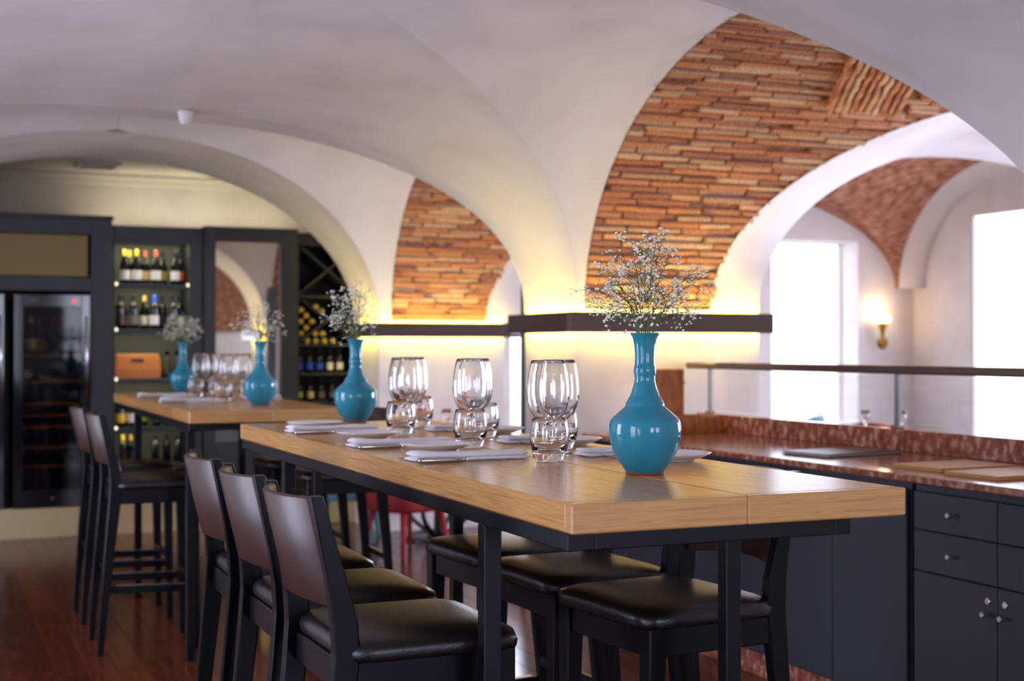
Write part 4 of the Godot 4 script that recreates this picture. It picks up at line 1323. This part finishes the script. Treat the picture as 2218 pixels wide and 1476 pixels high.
		part(l, "capsule", mesh_of(lathe([[0.016, 0.0], [0.0205, 0.002], [0.0205, 0.03], [0.015, 0.034]], 18)), M.foil.yellow, T(Vector3(0, 0, -0.03), Basis(Vector3.RIGHT, PI / 2.0)))
	var k := 0
	for q in [["blue", "blue label, first"], ["blue", "blue label, second"], ["blue", "blue label, third"], ["white", "white label, fourth"], ["white", "white label, fifth"]]:
		bottle(bm, "bottle with %s from the left on the rack shelf under the diamonds" % q[1], W(2.545 + 0.078 * k, 1.1175, 10.02), "tall", q[0], "black", "bottles on the rack shelves", 0.66)
		k += 1
	k = 0
	for q in [["green", "green label, first"], ["cream", "cream label, second"], ["grey", "grey label, third"], ["grey", "grey label, fourth"]]:
		bottle(bm, "bottle with %s from the left on the lower rack shelf" % q[1], W(2.545 + 0.085 * k, 0.9055, 10.02), "tall", q[0], "black", "bottles on the rack shelves", 0.62)
		k += 1
	# light trough on top of the cabinets washing the wall above
	var lt := thing("cove_light", "warm light trough above the wine cabinets", "light", W(2.0, 2.24, 11.38))
	part(lt, "trough", box_mesh(Vector3(-0.82, 0.0, -0.04), Vector3(0.95, 0.012, 0.04)), M.cabinet)
	part(lt, "light_strip", box_mesh(Vector3(-0.8, 0.012, -0.02), Vector3(0.93, 0.018, 0.02)), M.led_warm)
	var al := AreaLight3D.new()
	al.name = "cove_light"
	lt.add_child(al)
	al.position = Vector3(0.065, 0.025, 0)
	al.basis = Basis(Vector3.RIGHT, PI / 2.0)
	al.area_size = Vector2(1.73, 0.04)
	al.light_color = Color(1.0, 0.93, 0.78)
	al.light_energy = 0.24
	al.shadow_enabled = true

func build_ceiling_items() -> void:
	var d := thing("ceiling_sensor", "small white dome sensor on the underside of the first arch", "sensor", W(1.16, 2.452, 6.8))
	part(d, "dome", mesh_of(lathe([[0.012, -0.052], [0.03, -0.045], [0.037, -0.026], [0.039, -0.004], [0.039, 0.004]], 28), true), M.white)
	part(d, "base", mesh_of(lathe([[0.043, -0.006], [0.043, 0.012], [0.03, 0.016]], 28)), M.white)
	var v := thing("ceiling_vent", "white rectangular air vent in the flat ceiling of the wine corner", "vent", W(1.19, 2.72, 10.95))
	var st := mb()
	add_box(st, Vector3(-0.16, -0.02, -0.19), Vector3(0.16, 0.0, -0.16))
	add_box(st, Vector3(-0.16, -0.02, 0.16), Vector3(0.16, 0.0, 0.19))
	add_box(st, Vector3(-0.16, -0.02, -0.16), Vector3(-0.13, 0.0, 0.16))
	add_box(st, Vector3(0.13, -0.02, -0.16), Vector3(0.16, 0.0, 0.16))
	part(v, "frame", fin(st), M.white)
	for k in 7:
		part(v, "slat", mesh_of(box(Vector3(0.26, 0.003, 0.035))), M.white, T(Vector3(0, -0.011, -0.135 + 0.045 * k), Basis(Vector3.RIGHT, 0.5)))

# ---------------------------------------------------------------- dining chairs and the room beyond
func tub_chair(label: String, at: Vector3, turn: float, m: Material, seat_y := 0.28) -> void:
	var o := thing("tub_chair", label, "chair", at, turn, "low upholstered dining chairs")
	var seat := []
	for lv in [[0.0, 0.9], [0.015, 0.98], [0.12, 1.02], [0.155, 0.98], [0.17, 0.85]]:
		var ring := PackedVector3Array()
		for k in 32:
			var a := TAU * k / 32.0
			var q := pow(pow(absf(cos(a)), 3.5) + pow(absf(sin(a)), 3.5), -1.0 / 3.5)
			ring.append(Vector3(0.23 * q * cos(a) * lv[1], seat_y + lv[0], 0.235 * q * sin(a) * lv[1]))
		seat.append(ring)
	part(o, "seat", mesh_of(quads(seat), true), m)
	var shell := []
	for k in 25:
		var f := k / 24.0
		var a := lerpf(PI * 0.42, PI * 1.58, f)
		var h := lerpf(0.3, 0.5, pow(sin(f * PI), 0.7))
		var ring := PackedVector3Array()
		for c in [[0.232, 0.02], [0.24, 0.5], [0.25, 0.96], [0.238, 1.0], [0.215, 0.96], [0.2, 0.5], [0.2, 0.02]]:
			ring.append(Vector3(c[0] * cos(a), seat_y + c[1] * h, c[0] * sin(a)))
		shell.append(ring)
	part(o, "back_shell", mesh_of(quads(shell), true), m)
	for x in [-0.15, 0.15]:
		for z in [-0.15, 0.15]:
			part(o, "leg", mesh_of(tube([Vector3(x, seat_y + 0.01, z), Vector3(x * 1.3, 0.0, z * 1.3)], [0.024, 0.013], 12), true), m)

func bistro_table(label: String, at: Vector3) -> void:
	var o := thing("pedestal_table", label, "table", at, 0.0, "pedestal dining tables")
	part(o, "top", mesh_of(lathe([[0.33, 0.715], [0.35, 0.722], [0.35, 0.742], [0.33, 0.748]], 40)), M.wood)
	part(o, "column", mesh_of(lathe([[0.028, 0.03], [0.024, 0.2], [0.024, 0.715], [0.05, 0.7151]], 20)), M.black)
	for k in 4:
		var a := PI / 4.0 + PI / 2.0 * k
		var d := Vector3(cos(a), 0, sin(a))
		var pts := []
		for i in 12:
			var f := i / 11.0
			pts.append(d * (0.03 + 0.2 * sin(f * PI * 0.85)) + Vector3(0, 0.02 + 0.3 * f, 0))
		part(o, "scroll_foot", mesh_of(tube(pts, 0.016, 8), true), M.black)
	part(o, "base_ring", mesh_of(lathe([[0.19, 0.0], [0.24, 0.0], [0.24, 0.022], [0.19, 0.03], [0.185, 0.02]], 36)), M.black)

func small_glass(label: String, at: Vector3, k: float) -> void:
	var g := part(self, numbered("goblet"), mesh_of(lathe_loop([[0.0, 0.0], [0.032, 0.0], [0.03, 0.003], [0.006, 0.008], [0.005, 0.05], [0.012, 0.06], [0.03, 0.075], [0.036, 0.1], [0.031, 0.14], [0.0295, 0.14], [0.0345, 0.1], [0.0285, 0.077], [0.0, 0.064]], 28), true), M.glass, T(at, Basis().scaled(Vector3.ONE * k)))
	tag(g, label, "glass", "goblets on the pedestal tables")

func build_dining() -> void:
	tub_chair("red upholstered low chair seen beneath the front table", W(2.78, 0, 8.22), PI * 0.62, M.red)
	tub_chair("blue-grey upholstered low chair behind the red one beneath the table", W(2.62, 0, 9.0), -0.4, M.teal_cloth)
	tub_chair("red upholstered low chair by the slit of window behind the pier", W(3.55, 0, 8.15), 2.6, M.red)
	bistro_table("round pedestal table on a black scroll base behind the front table", W(3.2, 0, 8.8))
	small_glass("clear goblet on the pedestal table behind the front tumblers, left", W(2.98, 0.748, 8.7), 1.0)
	small_glass("clear goblet on the pedestal table behind the front tumblers, middle", W(3.08, 0.748, 8.78), 1.0)
	small_glass("clear goblet on the pedestal table behind the front tumblers, right", W(3.22, 0.748, 8.68), 1.0)
	# beyond the balustrade
	tub_chair("red low chair in the room beyond, just clearing the balustrade", W(6.35, 0, 8.1), 0.6, M.red, 0.27)
	tub_chair("blue-grey low chair under the bright end window", W(6.05, 0, 8.75), 2.2, M.teal_cloth, 0.3)
	bistro_table("round pedestal table in the room beyond the balustrade", W(5.85, 0, 7.4))
	small_glass("clear goblet in the room beyond, left of the glass post", W(5.72, 0.748, 7.42), 1.0)
	small_glass("clear goblet in the room beyond, right of the glass post", W(5.9, 0.748, 7.28), 1.0)
	# wall sconce
	var o := thing("wall_sconce", "brass wall sconce with lit white bowl in the corner of the room beyond", "lamp", W(8.0, 1.42, 10.2))
	part(o, "wall_plate", mesh_of(lathe([[0.055, 0.0], [0.055, 0.012], [0.03, 0.025], [0.012, 0.03]], 28), true), M.brass, T(Vector3(0.05, -0.07, 0), Basis(Vector3.RIGHT, PI / 2.0)))
	part(o, "arm", mesh_of(tube([Vector3(0.05, -0.07, 0.02), Vector3(0.02, -0.08, 0.08), Vector3(-0.03, -0.06, 0.12), Vector3(-0.05, 0.0, 0.13)], 0.01, 10), true), M.brass)
	part(o, "cup", mesh_of(lathe([[0.012, -0.02], [0.02, 0.02], [0.045, 0.09], [0.05, 0.11]], 28), true), M.brass, T(Vector3(-0.05, 0.0, 0.13)))
	part(o, "lamp_shade", mesh_of(lathe([[0.05, 0.11], [0.07, 0.12], [0.078, 0.15], [0.075, 0.165]], 32), true), M.lamp, T(Vector3(-0.05, 0.0, 0.13)))
	var l := OmniLight3D.new()
	l.name = "sconce_light"
	o.add_child(l)
	l.position = Vector3(-0.02, 0.22, 0.12)
	l.light_size = 0.03
	l.light_color = Color(1.0, 0.82, 0.62)
	l.light_energy = 0.05
	l.omni_range = 20.0
	l.omni_attenuation = 2.0
	l.shadow_enabled = true

func _ready() -> void:
	rng.seed = 1
	build_light()
	make_materials()
	build_vault()
	build_floor_and_walls()
	build_lateral_arches()
	build_flue_patch(get_node("ceiling_brick"))
	build_far_room()
	window_in_x(1, -2.45, 3.9, 5.2, 0.15, 2.25, "")
	window_in_x(2, -2.45, 0.2, 1.4, 0.15, 2.25, "")
	window_in_x(3, -2.45, -1.6, -0.4, 0.15, 2.25, "")
	window_in_x(4, -2.45, 7.4, 8.6, 0.15, 2.25, "")
	window_in_u(5, -3.6, 0.2, 1.2, 0.75, 2.35, "")
	window_in_u(6, -3.6, 2.0, 3.0, 0.75, 2.35, "")
	window_in_u(7, 10.47, 6.85, 7.78, 0.62, 2.27, "tall blown-out window at the end of the room beyond", false)
	window_in_x(8, 8.43, 7.3, 9.43, 0.35, 2.47, "large blown-out window at the right edge of the room beyond", 1)
	window_in_x(10, 8.43, 4.0, 6.0, 0.45, 2.47, "", 1)
	window_in_u(9, 10.45, 4.34, 4.95, 0.6, 2.3, "bright sliver of window past the dark door frame", false)
	build_ledges()
	build_counter()
	build_table("long oak bar table in the foreground set with three place settings a side", 2.042, 4.664, 2.45, 4.06)
	build_table("second oak bar table in line behind the front one", 5.66, 8.15, 5.75, 7.3)
	build_stools()
	build_wine_wall()
	build_dining()
	build_ceiling_items()
	build_vases()
	build_settings()
